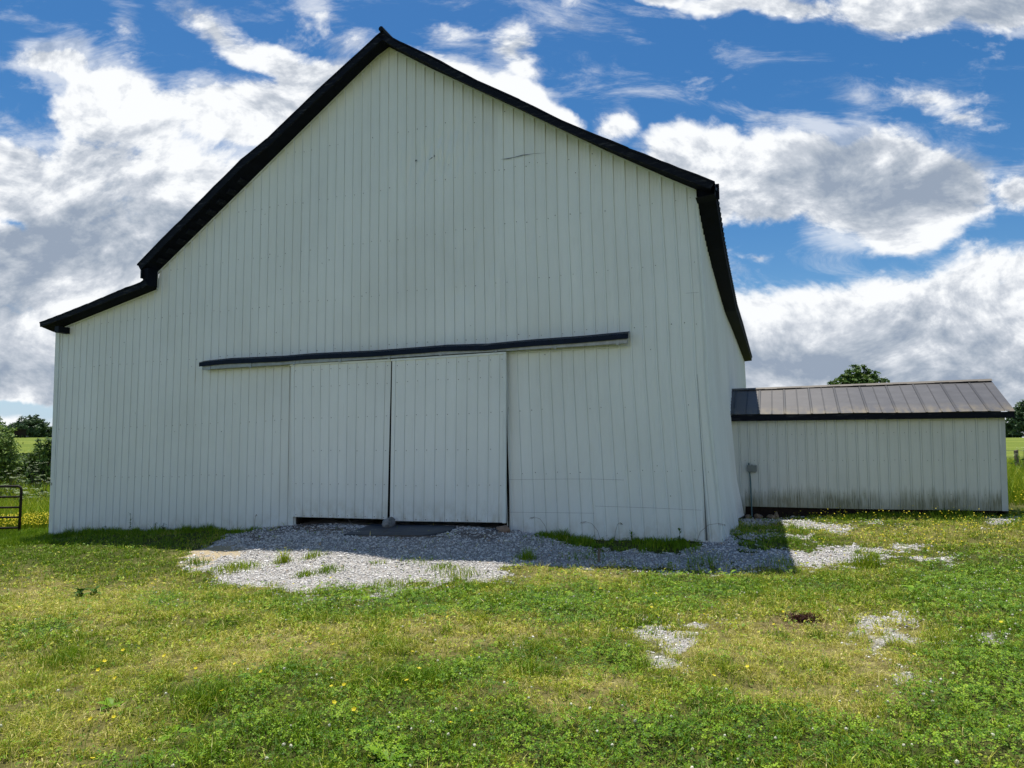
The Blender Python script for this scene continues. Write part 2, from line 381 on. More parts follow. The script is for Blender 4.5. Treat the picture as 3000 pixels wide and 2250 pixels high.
M['brownrock'] = simple('brown_rock', (.24, .16, .11), .85, 0, .4, 14, .8)
M['metbox'] = simple('meter_box_paint', (.17, .20, .20), .5, .1, .12, 9)
M['conduit'] = simple('conduit', (.06, .13, .15), .5, 0, .25, 9)
M['board'] = simple('painted_board', (.42, .50, .50), .6, 0, .15, 9)
M['bark'] = simple('bark', (.07, .055, .04), .95, 0, .35, 8, .8)
M['wire'] = simple('fence_wire', (.09, .09, .09), .5, .5, .2)
def weather_mat():
    m, t, p = newmat('weathered_black_board'); tc = t.n.new('ShaderNodeTexCoord').outputs['Object']
    rot = t.mapping(tc, rot=(0, 0, AL), scale=(1, 1, 1))
    n = t.noise(t.mapping(rot, scale=(1.4, 6, 9)), 2.0, 7, .7); k = t.maprange(n, .54, .76)
    t.put(p.inputs['Base Color'], t.mix(t.math('MULTIPLY', k, .7), (.0045, .0065, .013), (.10, .105, .115)))
    p.inputs['Specular IOR Level'].default_value = .15
    p.inputs['Roughness'].default_value = .7; bump(t, p, n, .5, .01); return m
M['board_black'] = weather_mat()
def shedroof_mat():
    m, t, p = newmat('shed_roof_paint')
    uvn_ = t.n.new('ShaderNodeUVMap').outputs[0]; sp_ = t.n.new('ShaderNodeSeparateXYZ'); t.l.new(uvn_, sp_.inputs[0])
    n = t.noise(t.mapping(uvn_, scale=(2.5, 9, 1)), 1.0, 6, .65)
    c = t.ramp(n, [(.3, (.048, .047, .050)), (.55, (.064, .063, .067)), (.75, (.085, .083, .086))])
    k = t.math('MULTIPLY', t.maprange(sp_.outputs[0], 3.4, .6), .45)      # warm sunlit tone towards the barn, painted into the colour
    c = t.mix(k, c, (.14, .12, .095))
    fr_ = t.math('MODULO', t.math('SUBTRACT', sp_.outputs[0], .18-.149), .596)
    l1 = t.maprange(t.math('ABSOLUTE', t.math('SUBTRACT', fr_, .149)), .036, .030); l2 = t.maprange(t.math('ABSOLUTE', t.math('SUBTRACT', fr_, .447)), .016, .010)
    c = t.mix(t.math('MULTIPLY', t.math('ADD', l1, l2, clamp=True), .72), c, (.020, .020, .022))  # shade in the seams beside the ribs, painted as dark lines
    e_ = t.math('MULTIPLY', t.maprange(sp_.outputs[1], .30, .0), t.maprange(t.noise(t.mapping(uvn_, scale=(4, 3, 1)), 1.5, 4, .6), .4, .65))
    c = t.mix(t.math('MULTIPLY', e_, .6), c, (.24, .19, .10))
    t.put(p.inputs['Base Color'], c); p.inputs['Roughness'].default_value = .5; p.inputs['Specular IOR Level'].default_value = .5
    bump(t, p, n, .15, .01); return m
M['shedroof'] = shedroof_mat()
def leaf_mat(name, stops, rough=.5, trans=.25, spec=.18):
    m, t, p = newmat(name); a = attr(t, 'tint')
    c = t.ramp(a, stops)
    tr = t.n.new('ShaderNodeBsdfTranslucent'); t.l.new(t.mix(.0, c, c), tr.inputs[0])
    mx = t.n.new('ShaderNodeMixShader'); mx.inputs[0].default_value = trans
    t.l.new(c, p.inputs['Base Color']); p.inputs['Roughness'].default_value = rough
    p.inputs['Specular IOR Level'].default_value = spec
    o_ = t.n['Material Output']
    t.l.new(p.outputs[0], mx.inputs[1]); t.l.new(tr.outputs[0], mx.inputs[2]); t.l.new(mx.outputs[0], o_.inputs[0]); return m
GREENS = [(0.0, (.085, .185, .006)), (.3, (.18, .295, .010)), (.55, (.36, .41, .025)), (.8, (.57, .52, .09)), (1.0, (.82, .73, .32))]
M['blade'] = leaf_mat('grass_blade', GREENS)
M['clover'] = leaf_mat('clover_leaf', [(0, (.035, .10, .004)), (.5, (.11, .235, .007)), (1, (.30, .44, .028))])
M['leaf'] = leaf_mat('tree_leaf', [(0, (.025, .058, .014)), (.5, (.075, .140, .028)), (1, (.20, .29, .055))], trans=.25)
M['leaf_far'] = leaf_mat('far_leaf', [(0, (.035, .070, .034)), (.5, (.065, .115, .048)), (1, (.11, .17, .065))], trans=.2)
M['yellow'] = leaf_mat('yellow_petal', [(0, (.62, .52, .02)), (1, (.80, .68, .05))])
M['white'] = leaf_mat('white_flower', [(0, (.55, .55, .36)), (1, (.80, .78, .62))])
M['umbel'] = leaf_mat('umbel', [(0, (.20, .27, .10)), (1, (.50, .55, .36))])
M['darkplant'] = leaf_mat('brown_plant', [(0, (.035, .012, .010)), (1, (.12, .05, .035))])
def stone_mat():
    m, t, p = newmat('limestone_gravel'); a = attr(t, 'tint')
    t.put(p.inputs['Base Color'], t.ramp(a, [(0, (.17, .16, .15)), (.3, (.40, .385, .365)), (.55, (.58, .56, .53)), (.93, (.82, .80, .76)), (1, (.40, .31, .22))]))
    p.inputs['Roughness'].default_value = .85; return m
M['stone'] = stone_mat()
def ground_mat():
    m, t, p = newmat('ground_soil_and_turf'); tc = t.n.new('ShaderNodeTexCoord').outputs['Object']
    gr, dry, dirt, sand = attr(t, 'gravel'), attr(t, 'dry'), attr(t, 'dirt'), attr(t, 'sand')
    n = t.noise(tc, 14, 7, .7); n_ = t.noise(tc, 1.2, 5, .6); nn = t.noise(t.mapping(tc, scale=(.05, .25, 1)), 1.0, 5, .6)
    green = t.ramp(n, [(.3, (.022, .030, .008)), (.55, (.06, .07, .016)), (.75, (.16, .15, .04))])
    dryc = t.ramp(n, [(.3, (.07, .058, .022)), (.55, (.19, .165, .06)), (.75, (.38, .33, .14))])
    c = t.mix(t.math('ADD', dry, t.math('MULTIPLY', t.math('SUBTRACT', n_, .5), .8), clamp=True), green, dryc)
    far = attr(t, 'far')
    farc = t.ramp(t.math('ADD', t.math('MULTIPLY', nn, .8), t.math('MULTIPLY', n_, .2)), [(.3, (.085, .125, .018)), (.5, (.13, .17, .024)), (.7, (.20, .225, .045))])
    c = t.mix(far, c, farc)
    vo = t.n.new('ShaderNodeTexVoronoi'); t.l.new(tc, vo.inputs['Vector']); vo.inputs['Scale'].default_value = 55
    gcol = t.mix(.75, t.ramp(n, [(.3, (.15, .14, .13)), (.7, (.38, .36, .33))]), t.ramp(vo.outputs['Color'], [(0, (.16, .15, .14)), (1, (.50, .48, .45))]))
    gm = t.maprange(t.math('ADD', gr, t.math('MULTIPLY', t.math('SUBTRACT', n, .5), .5)), .35, .6)
    c = t.mix(gm, c, gcol)
    c = t.mix(t.math('MULTIPLY', dirt, .8), c, t.ramp(n, [(.3, (.05, .03, .02)), (.7, (.15, .095, .06))]))
    c = t.mix(sand, c, t.ramp(n, [(.3, (.30, .24, .15)), (.7, (.46, .38, .25))]))
    t.put(p.inputs['Base Color'], c); p.inputs['Roughness'].default_value = .95; p.inputs['Specular IOR Level'].default_value = .1
    bump(t, p, n, .8, .03); return m
M['ground'] = ground_mat()

# ------------------------------------------------------------------ ground zones (pixel outlines dropped onto the ground)
def inpoly(px, py, poly):
    r = np.zeros(px.shape, bool); n = len(poly); j = n-1
    for i in range(n):
        xi, yi = poly[i]; xj, yj = poly[j]
        c = ((yi > py) != (yj > py)) & (px < (xj-xi)*(py-yi)/((yj-yi) or 1e-9)+xi); r ^= c; j = i
    return r
G1 = [(535,1648),(600,1602),(690,1566),(780,1545),(860,1515),(1490,1515),(1610,1560),(1660,1598),(1740,1614),(2060,1612),(2045,1575),(2120,1572),(2145,1545),(2158,1575),(2172,1606),(2260,1614),(2400,1612),(2500,1606),(2640,1598),(2720,1606),(2800,1652),(2700,1648),(2600,1630),(2450,1642),(2350,1660),(2250,1656),(2000,1670),(1800,1660),(1580,1660),(1500,1672),(1467,1694),(1360,1687),(1320,1712),(1215,1712),(1160,1735),(960,1730),(880,1732),(710,1718),(650,1696),(575,1672)]
G2 = [(2160,1516),(2340,1520),(2440,1526),(2495,1545),(2502,1562),(2460,1564),(2400,1546),(2330,1537),(2180,1533)]
G3 = [(2310,1568),(2400,1566),(2380,1582),(2320,1580)]
G4 = [(2170,1572),(2290,1566),(2300,1574),(2180,1584)]
SAND = [(530,1650),(585,1604),(650,1598),(730,1606),(700,1628),(600,1645)]
def ell(px, py, L):
    r = np.zeros(px.shape)
    for x, y, rx, ry, g in L: r = np.maximum(r, g*np.clip(1.35-np.hypot((px-x)/rx, (py-y)/ry)*.9, 0, 1))
    return r
GSP = [(1960,1862,135,36,1),(1965,1920,90,34,.78),(1545,1895,60,24,.72),(1530,1915,40,15,.6),(2580,1830,150,36,.74),(2640,1885,150,34,.70),(2880,1870,110,22,.66),(2600,1950,100,26,.66),(2710,2010,90,22,.55),(2120,1815,120,14,.6),(2560,1530,60,8,.6),(2940,1524,80,10,.85),(2650,1545,60,6,.5),(2790,1632,50,14,.8),(2870,1550,60,6,.45),(2250,1850,100,14,.45),(2420,1860,60,16,.4),(1900,1660,200,14,.5),(1450,1700,80,16,.4)]
CLV = [(1640,1778,190,62,1),(2030,1732,180,46,1),(2850,1730,200,95,1),(2900,2080,230,210,1.1),(1740,1935,130,50,.8),(1900,2190,700,95,1.05),(1120,1772,330,40,.9),(480,1770,90,22,.9),(180,1855,110,32,.7),(1100,2160,460,110,1),(1390,1960,150,50,.8),(900,1990,160,60,.4),(2080,2130,220,60,.8),(500,2240,220,40,.7),(2560,2230,300,50,.9),(1330,1800,150,30,.7),(1700,1745,120,30,.8),(2380,1720,150,40,.5)]
DRY = [(260,1765,330,65,1),(150,2110,330,160,.75),(700,1900,420,60,.75),(1480,1850,300,60,.7),(1750,2040,420,60,.75),(2330,2010,330,80,.85),(2350,1870,330,60,.75),(1700,1690,240,24,.7),(2100,1660,250,20,.5),(700,1760,130,30,.6),(1400,2080,200,50,.3),(2650,1560,350,30,.5),(60,1960,160,60,.6),(2700,1990,120,60,.8)]
DIRT = [(2330,1828,110,28,1),(2230,1858,90,14,.6),(2480,1880,60,14,.4),(1400,1562,75,14,.9),(880,1545,110,16,1),(980,1556,90,10,.8),(1440,1552,40,8,.8),(740,1570,60,14,.8),(1180,1578,160,5,.7)]
LUSH = [(180,1610,400,70,1),(2100,1590,220,30,.8),(1850,1600,260,20,.9),(2350,1595,130,22,.7)]
def zones(x, y, jit=1.0):
    x = np.asarray(x, float); y = np.asarray(y, float); z = zg(x, y)
    P = np.stack([x, y, z], -1); px, py = project(P)
    front = (y > .5) & (px > -900) & (px < 3900)
    wx = (fbm(x, y, 1.6, 4, 21)-.5); wy = (fbm(x, y, 1.6, 4, 31)-.5)
    hx = (fbm(x, y, 9, 3, 23)-.5); hy = (fbm(x, y, 9, 3, 33)-.5); jt = jit*rng.normal(size=x.shape); jt2 = jit*rng.normal(size=x.shape)
    sx = 260/np.maximum(y, 2)*2.0; sy_ = np.clip((py-1290)*.16, 6, 120)
    qx = px+wx*sx*1.6+hx*sx*.9+jt*sx*.12; qy = py+wy*sy_+hy*sy_*.6+jt2*sy_*.09
    n = fbm(x, y, 3.5, 3, 41)
    gr = np.zeros(x.shape)
    for pl in (G1, G2, G3, G4): gr = np.where(inpoly(qx, qy, pl), 1.0, gr)
    gr = np.where(px > 2250, gr*np.clip((fbm(x, y, 2.6, 3, 47)-.29+np.clip((2500-px)/900, -.2, .25))*5, 0, 1), gr)
    sp = ell(qx, qy, GSP); gr = np.maximum(gr, np.clip((sp*1.30-fbm(x, y, 7, 3, 43)*1.0)*1.5, 0, .8))
    sand = np.where(inpoly(qx, qy, SAND), 1.0, 0)
    clv = np.clip(ell(qx, qy, CLV)*1.25-.1+(n-.5)*1.1, 0, 1)
    dry = np.clip(ell(qx, qy, DRY)*1.05+.16+(fbm(x, y, .9, 4, 51)-.5)*1.5-.35*clv+(fbm(x, y, 5, 3, 55)-.5)*.7, 0, 1)
    lush = ell(qx, qy, LUSH); dry = dry*(1-.85*np.clip(lush, 0, 1))
    dirt = np.clip(ell(qx, qy, DIRT), 0, 1)
    f = front.astype(float)
    clv = np.where(front, clv, np.clip((n-.5)*4, 0, 1)); dry = np.where(front, dry, np.clip(.3+(fbm(x, y, .9, 4, 51)-.5)*1.4, 0, 1))
    # nothing grows inside the buildings
    Q = np.stack([x-F0[0], y-F0[1]], -1); s = Q @ E[:2]; o = Q @ N[:2]
    inside = ((s > -16.3) & (s < -.02) & (o < -.02) & (o > -18)) | ((s >= -.3) & (s < 5.55) & (o < -5.85) & (o > -8.9))
    return dict(gravel=gr*f, sand=sand*f, clover=clv, dry=dry, dirt=dirt*f, lush=lush*f, inside=inside, px=px, py=py)
def axis(a, b, st, far, grow=1.22):
    c = list(np.arange(a, b+1e-6, st)); d = st; q = b
    while q < far: d *= grow; q += d; c.append(q)
    d = st; q = a; pre = []
    while q > -far: d *= grow; q -= d; pre.append(q)
    return np.array(pre[::-1]+c)
xs = axis(-16, 15, .11, 1800); ys = axis(-1, 21, .11, 1800)
X, Y = np.meshgrid(xs, ys); Z = zt(X, Y); zz = zones(X, Y, 0.0); Z = Z-.0*zz['gravel']
nx, ny = len(xs), len(ys); ii = np.arange(nx*ny).reshape(ny, nx)
q = np.stack([ii[:-1, :-1], ii[:-1, 1:], ii[1:, 1:], ii[1:, :-1]], -1).reshape(-1, 4)
farm = np.clip((np.hypot(X, Y)-26)/12, 0, 1)
gnd = np_mesh('ground', np.stack([X, Y, Z], -1).reshape(-1, 3), np.full(len(q), 4), q.ravel(), M['ground'],
              attrs=dict(gravel=zz['gravel'].ravel(), dry=zz['dry'].ravel(), dirt=zz['dirt'].ravel(), sand=zz['sand'].ravel(), far=farm.ravel()), smooth=True)
tag(gnd, 'rough turf, gravel and rising fields around the barn', 'ground', kind='structure')

# ------------------------------------------------------------------ siding generator
def rib_profile(length, pitch=.2286, h=.019, phase=.06, minor=True):
    """list of (s, offset) across the panel"""
    out_ = [(0.0, 0.0)]; s = phase
    while s < length-.03:
        for ds, o in ((-.021, 0), (-.012, h), (.012, h), (.021, 0)): out_.append((s+ds, o))
        if minor:
            for m_ in (pitch*.36, pitch*.64):
                for ds, o in ((-.010, 0), (0, .0022), (.010, 0)): out_.append((s+m_+ds, o))
        s += pitch
    out_ = [p for p in out_ if 0 <= p[0] < length-.002]; out_.append((length, 0.0)); out_.sort()
    return out_
def siding(name, prof, bot, top, P, mat, parent, rows=14, dents=None, skip=None, amp=.004, thick=.02, cap=True, extra=None):
    """prof: (s, off); bot(s), top(s) heights; P(s, z, off) -> point"""
    V = []; UV = []; idx = []; sizes = []
    cols = len(prof)
    for s, o in prof:
        b, t_ = bot(s), top(s)
        for r in range(rows+1):
            z = b+(t_-b)*r/rows
            oo = o+amp*(float(fbm(s*2.1, z*.7, 1, 3, 61))-.5)*2
            if dents:
                for ds, dz, rs, rz, dd in dents:
                    k = ((s-ds)/rs)**2+((z-dz)/rz)**2
                    if k < 1: oo += dd*(1-k)*(float(fbm(s*9, z*9, 1, 3, 77))-.5)*2
            V.append(P(s, z, oo)); UV.append((s, z-b))
    for c in range(cols-1):
        for r in range(rows):
            a = c*(rows+1)+r; idx += [a, a+rows+1, a+rows+2, a+1]; sizes.append(4)
    nf = len(sizes)
    mats = [mat]; midx = [0]*nf
    if extra:                                   # screws etc: list of (verts, faces)
        mats.append(M['screw'])
        for vs, fs in extra:
            b0 = len(V); V += vs; UV += [(0, 1)]*len(vs)
            for f in fs: idx += [b0+i for i in f]; sizes.append(len(f)); midx.append(1)
    org = parent.location if parent else (0, 0, 0)
    o = np_mesh(name, np.array(V), sizes, idx, mats, parent, origin=tuple(org))
    uvl = o.data.uv_layers.new(name='UVMap'); UVa = np.array(UV, np.float32)
    li = np.zeros(len(o.data.loops), np.int32); o.data.loops.foreach_get('vertex_index', li)
    uvl.data.foreach_set('uv', UVa[li].ravel()); o.data.polygons.foreach_set('material_index', midx)
    return o
def hexd(P, s, z, off, r=.009, hgt=.006):
    vs = [P(s+r*math.cos(a), z+r*math.sin(a), off) for a in np.arange(6)*math.pi/3]
    vt = [P(s+r*.8*math.cos(a), z+r*.8*math.sin(a), off+hgt) for a in np.arange(6)*math.pi/3]
    return vs+vt, [tuple(range(6, 12))]+[(i, (i+1) % 6, 6+(i+1) % 6, 6+i) for i in range(6)]
def interp(pl):
    xs_ = [p[0] for p in pl]; zs_ = [p[1] for p in pl]
    return lambda s: float(np.interp(s, xs_, zs_))

# ------------------------------------------------------------------ barn
barn = empty('barn', tuple(B(-8, 0, 0)), 'large white metal-clad barn with black gambrel roof and sliding double doors', 'barn')
SB = Wp(147, 1567)[0]                                   # left corner
SR_T = Wp(2037, 556)[0]
topl = [Wp(*p) for p in [(168,968),(464,849)]]+[(lambda a: (a[0]+.004, a[1]))(Wp(464, 798))]+[Wp(*p) for p in [(706,562),(1100,172),(1142,140),(1268,204),(1527,324),(1776,443),(1955,522),(2037,556)]]
topl[1] = (topl[2][0]-.004, topl[1][1])
s_off = -SB
CORNER = [Wp(*p)[::-1] for p in [(2116,1586),(2104,1460),(2092,1335),(2078,1178),(2070,1096),(2058,842),(2040,575)]]
CS = interp(CORNER)
def lean(s, z):        # the right end of the front leans a little to the left as it rises
    k = max(0, (s+8)/8.0); return s+CS(z)*k
def PF(s, z, off): return B(lean(s, z), z, off)
def unlean(s, z):
    for _ in range(6): s0 = s; k = max(0, (s0+8)/8.0)
    a = s
    for _ in range(20): a = a-(lean(a, z)-s)
    return a
topl2 = [(unlean(s, z), z) for s, z in topl]
topf = interp(topl2)
botl = [Wp(*p) for p in [(147,1563),(400,1556),(640,1556),(770,1560),(854,1545),(1482,1550),(1600,1572),(1740,1583),(2071,1584),(2116,1588)]]
botf0 = interp([(unlean(s, z), z-.02) for s, z in botl])
D0 = Wp(868, 1500)[0]; D1 = Wp(1485, 1500)[0]           # doorway behind the doors
LINT = 3.22
prof = [(p[0]+SB, p[1]) for p in rib_profile(-SB, .2262, .019, .11)]
extra = []
for zrow0, zrow1 in ((.76, 1.05), (1.96, 2.22), (3.55, 3.62), (4.62, 4.70), (5.75, 5.85), (6.9, 6.95), (8.1, 8.1)):
    s = SB+.11+.055
    while s < -.1:
        z = zrow0+(zrow1-zrow0)*(s-SB)/(-SB)+random.uniform(-.025, .025)
        if z < topf(s)-.15 and not (D0-.1 < s < D1+.1 and z < LINT+.1) and random.random() > .28:
            extra.append(hexd(PF, s+random.uniform(-.02, .02), z, .004, random.choice([.007, .008, .010])))
        s += .2262
for _ in range(60):
    s = random.uniform(-16, -.4); z = random.uniform(.3, 8.5)
    if z < topf(s)-.3 and not (D0-.1 < s < D1+.1 and z < LINT+.1): extra.append(hexd(PF, s, z, .004, random.uniform(.006, .011)))
def slit(pts, wdt, off=.022):
    P3 = []
    for i, (x, y) in enumerate(pts):
        s, z = Wp(x, y); wq = wdt[i]; P3.append((B(s, z+wq, off), B(s, z-wq, off)))
    vs = [q_ for pr in P3 for q_ in pr]
    return vs, [(2*i, 2*i+1, 2*i+3, 2*i+2) for i in range(len(P3)-1)]
extra.append(slit([(1468,468),(1488,466),(1508,462),(1530,456),(1560,452),(1598,449)], [.001,.008,.004,.008,.003,.001]))
extra.append(slit([(1218,472),(1224,470)], [.02,.006])); extra.append(slit([(1258,470),(1275,457)], [.002,.018]))
for seam in ([(1490,1405),(1560,1404),(1660,1403),(1740,1403),(1830,1406)], [(1490,1500),(1600,1501),(1742,1503)], [(1745,1482),(1900,1487),(2056,1494)], [(2010,860),(2048,858)]):
    extra.append(slit(seam, [.0015]*len(seam), .036))  # thin dark strips stand in for the shadow gap at the sheet laps
vs_ = []
for x_, y_, w_ in ((2043,1097,.002),(2050,1220,.003),(2058,1350,.004),(2064,1450,.006),(2071,1583,.016)):
    s_, z_ = Wp(x_, y_); vs_ += [B(s_-w_, z_, .03), B(s_+w_, z_, .03)]
extra.append((vs_, [(2*i, 2*i+1, 2*i+3, 2*i+2) for i in range(4)]))
# front wall in three pieces of one mesh: left of, above and right of the doorway
def fw_bot(s): return LINT if D0 < s < D1 else botf0(s)
pl = []
for s, o in prof:
    pl.append((s, o))
for sd in (D0, D1, topl2[1][0]-.001, topl2[1][0]+.001, topl2[5][0], topl2[3][0]): pl += [(sd-.001, 0), (sd+.001, 0)]
pl.sort()
d_ap = [(Wp(1250, 470)[0], Wp(1250, 470)[1], 1.1, .8, .035), (Wp(1350, 410)[0], Wp(1350, 410)[1], .9, .7, .03), (Wp(1400, 900)[0], 4.5, 1.2, 1.5, .012), (Wp(1590, 745)[0], Wp(1590, 745)[1], .2, .4, .03)]
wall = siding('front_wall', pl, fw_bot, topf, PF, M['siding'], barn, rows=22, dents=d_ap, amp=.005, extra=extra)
# lapped repair sheets along the foot of the wall, right of the doors
def patch(x0, x1, yl, off=.010):
    sa, za = Wp(x0, yl[0]); sb_, zb = Wp(x1, yl[1]); sa = unlean(sa, za); sb_ = unlean(sb_, zb)
    pr = [(s, o+off) for s, o in prof if sa <= s <= sb_]
    siding('repair_sheet', pr, lambda s: botf0(s)-.01, interp([(sa, za), (sb_, zb)]), PF, M['siding'], barn, rows=4, amp=.002)
patch(1495, 1742, (1500, 1503)); patch(1745, 2060, (1483, 1494), .013)
patch(1497, 1830, (1403, 1405), .004)
# backing/inner faces so the barn is closed
BK = -18.2
m = MB()
for s0, s1 in ((SB, -13.0),):
    pass
def wallquad(m, sA, zA0, zA1, oA, sB_, zB0, zB1, oB): m.quad(B(sA, zA0, oA), B(sB_, zB0, oB), B(sB_, zB1, oB), B(sA, zA1, oA))
bt = [(SB, -1.2)]+[(s, z) for s, z in topl]+[(0.0, -1.2)]
m.add([B(s, z, BK) for s, z in bt], [tuple(range(len(bt)))])
m.build('back_wall', M['siding'], barn)
pL = rib_profile(18.2, .2286, .019, .1)
siding('left_wall', pL, lambda s: -1.2, lambda s: topl[0][1]+.05, lambda s, z, o: B(SB-o, z, -s), M['siding'], barn, rows=4)
# right side wall, flaring at the foot, eave sagging
eave_px = [(2096,529),(2101,569),(2121,698),(2134,768),(2144,818),(2158,887),(2178,942),(2201,1034)]
EV = []
for k, p in enumerate(eave_px):
    t_, z = Sp(*p, SR_T+.36); EV.append((max(-.35, t_), z))
EV[0] = (-.36, 6.03); EV[6] = (9.5, 5.13); EV[7] = (18.2, 5.08)
EVz = interp(EV)
def side_top(t_): return EVz(t_)-.235
def flare(t_, z): return .0
def PS(t_, z, o):
    s = CS(z)
    fl = .10*max(0, 1-(z+.3)/.9)*(.6+.4*math.sin(t_*2.3+1)) if z < .6 else 0
    if t_ < .9: fl *= t_/.9
    wob = 0.0
    return B(s+fl+wob+o, z, -t_)
sb = interp([(0, -.17), (1.9, -.27), (4, -.22), (6, -.3), (18.2, -.4)])
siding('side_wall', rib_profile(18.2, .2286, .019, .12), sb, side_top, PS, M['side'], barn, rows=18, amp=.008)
# inner lining (dark) seen through the gaps
m = MB()
m.box(B(SB+.3, -1.0, -2.6), E*(-SB-.6), -N*.05, (0, 0, 5.0)); m.build('inner_partition', M['interior'], barn)
# jambs + header
m = MB()
for sd in (D0, D1): m.box(B(sd-.05, -.5, -.002), E*.10, -N*.14, (0, 0, LINT+.5))
m.box(B(D0-.05, LINT, -.004), E*(D1-D0+.1), -N*.14, (0, 0, .25)); m.build('door_frame', M['interior'], barn)
m = MB()                                                   # wood plinth that shows low at the left of the doors
a_ = Wp(853, 1514); m.box(B(a_[0]-.02, -.5, .0), E*.11, N*.05, (0, 0, .75)); m.build('door_jamb', M['trim'], barn)

# trims
def strip(name, pts, mat, wdt=.05, off0=.022, th_=.006, parent=barn, down=True):
    m = MB()
    for (s0, z0), (s1, z1) in zip(pts[:-1], pts[1:]):
        L = math.hypot(s1-s0, z1-z0); nx_, nz_ = -(z1-z0)/L*wdt, (s1-s0)/L*wdt
        if not down: nx_, nz_ = -nx_, -nz_
        m.boxp([B(s0, z0, off0), B(s1, z1, off0), B(s1-nx_, z1-nz_, off0), B(s0-nx_, z0-nz_, off0),
                B(s0, z0, off0+th_), B(s1, z1, off0+th_), B(s1-nx_, z1-nz_, off0+th_), B(s0-nx_, z0-nz_, off0+th_)])
    return m.build(name, mat, parent)
strip('rake_trim', [(s, z+.005) for s, z in topl[0:2]], M['trim'], .035)
strip('rake_trim', [(topl[1][0]-.01, topl[1][1]), (topl[2][0]-.01, topl[2][1])], M['trim'], .035)
strip('rake_trim', topl[2:6], M['trim'], .035)
strip('rake_trim', topl[5:], M['trim'], .03)
m = MB()
a_ = Wp(147, 1569); b_ = Wp(168, 968)
m.boxp([B(a_[0]-.02, a_[1], -.1), B(a_[0]-.02, a_[1], .03), B(a_[0]+.12, a_[1], .03), B(a_[0]+.12, a_[1], -.1),
        B(b_[0]-.02, b_[1], -.1), B(b_[0]-.02, b_[1], .03), B(b_[0]+.12, b_[1]+.02, .03), B(b_[0]+.12, b_[1]+.02, -.1)])
m.build('corner_trim', M['trim'], barn)
m = MB(); m.box(B(a_[0]-.024, .55, -.02), E*.05, N*.053, (0, 0, .07)); m.build('corner_bracket', M['galv'], barn)
m = MB()
prv = None
for k in range(13):
    z = -.17+(5.86+.17)*k/12; c = PF(0, z, 0); bow = .01*math.sin(k*1.1)
    ring = [c+E*(-.022+bow)+N*.023, c+E*(.02+bow)+N*.023, c+E*(.02+bow)-N*.05]
    if prv is not None:
        for a in range(2): m.quad(prv[a], prv[a+1], ring[a+1], ring[a])
    prv = ring
m.build('corner_trim', M['trim'], barn)

# roof ------------------------------------------------------------
RO = .35
up_l = [Wp(*p, RO) for p in [(401,773),(471,700),(531,641),(592,580),(645,526),(705,466),(781,405),(834,354),(909,281),(1023,176),(1100,105),(1119,90)]]
up_r = [Wp(*p, RO) for p in [(1119,90),(1170,120),(1249,157),(1398,234),(1520,289),(1646,351),(1750,394),(1845,433),(1960,478),(2094,530)]]
lt_l = [Wp(*p, RO) for p in [(115,943),(136,936),(190,915),(255,889),(299,871),(345,851),(407,828),(424,817)]]
def slab(name, pl_, depth, mat, thick=.05, nseg=30, wav=.012, seed=1, parent=barn):
    """roof plane: polyline in the facade plane, swept back; corrugated free edge"""
    V = []; cols = len(pl_); idx = []; sizes = []
    ts = list(np.linspace(-RO, depth, nseg))
    for L_ in (0, 1):
        for j, t_ in enumerate(ts):
            for i, (s, z) in enumerate(pl_):
                zz_ = z-thick*L_+(wav*(float(vnoise(i*1.7, t_*1.3, seed))-.5) if True else 0)
                if name == 'upper_roof_right': zz_ += (EVz(max(0, t_))-EVz(0))*((s-pl_[0][0])/(pl_[-1][0]-pl_[0][0]))**1.5
                V.append(B(s, zz_, -t_))
    n_ = cols*nseg
    def id_(L_, j, i): return L_*n_+j*cols+i
    for j in range(nseg-1):
        for i in range(cols-1):
            idx += [id_(0,j,i), id_(0,j,i+1), id_(0,j+1,i+1), id_(0,j+1,i)]; sizes.append(4)
            idx += [id_(1,j,i), id_(1,j+1,i), id_(1,j+1,i+1), id_(1,j,i+1)]; sizes.append(4)
    for i in range(cols-1):
        for j in (0, nseg-1): idx += [id_(0,j,i), id_(0,j,i+1), id_(1,j,i+1), id_(1,j,i)]; sizes.append(4)
    for j in range(nseg-1):
        for i in (0, cols-1): idx += [id_(0,j,i), id_(0,j+1,i), id_(1,j+1,i), id_(1,j,i)]; sizes.append(4)
    o = np_mesh(name, np.array(V), sizes, idx, mat, parent, origin=tuple(parent.location)); return o
def dens_(pl_, n_=24):
    L = np.concatenate([[0], np.cumsum([math.hypot(b[0]-a[0], b[1]-a[1]) for a, b in zip(pl_[:-1], pl_[1:])])])
    q_ = np.unique(np.concatenate([np.linspace(0, L[-1], n_), L])); return [(float(np.interp(a, L, [p[0] for p in pl_])), float(np.interp(a, L, [p[1] for p in pl_]))) for a in q_]
r1 = slab('upper_roof', dens_(up_l), 18.4, M['blackroof'], .035, wav=.018, seed=3)
_name = 'upper_roof_right'
r2 = slab(_name, dens_(up_r), 18.4, M['blackroof'], .035, wav=.03, seed=4); r2.name = 'upper_roof'; r2.data.name = 'upper_roof'
r3 = slab('lean_to_roof', dens_(lt_l), 18.4, M['blackroof'], .03, wav=.025, seed=5)
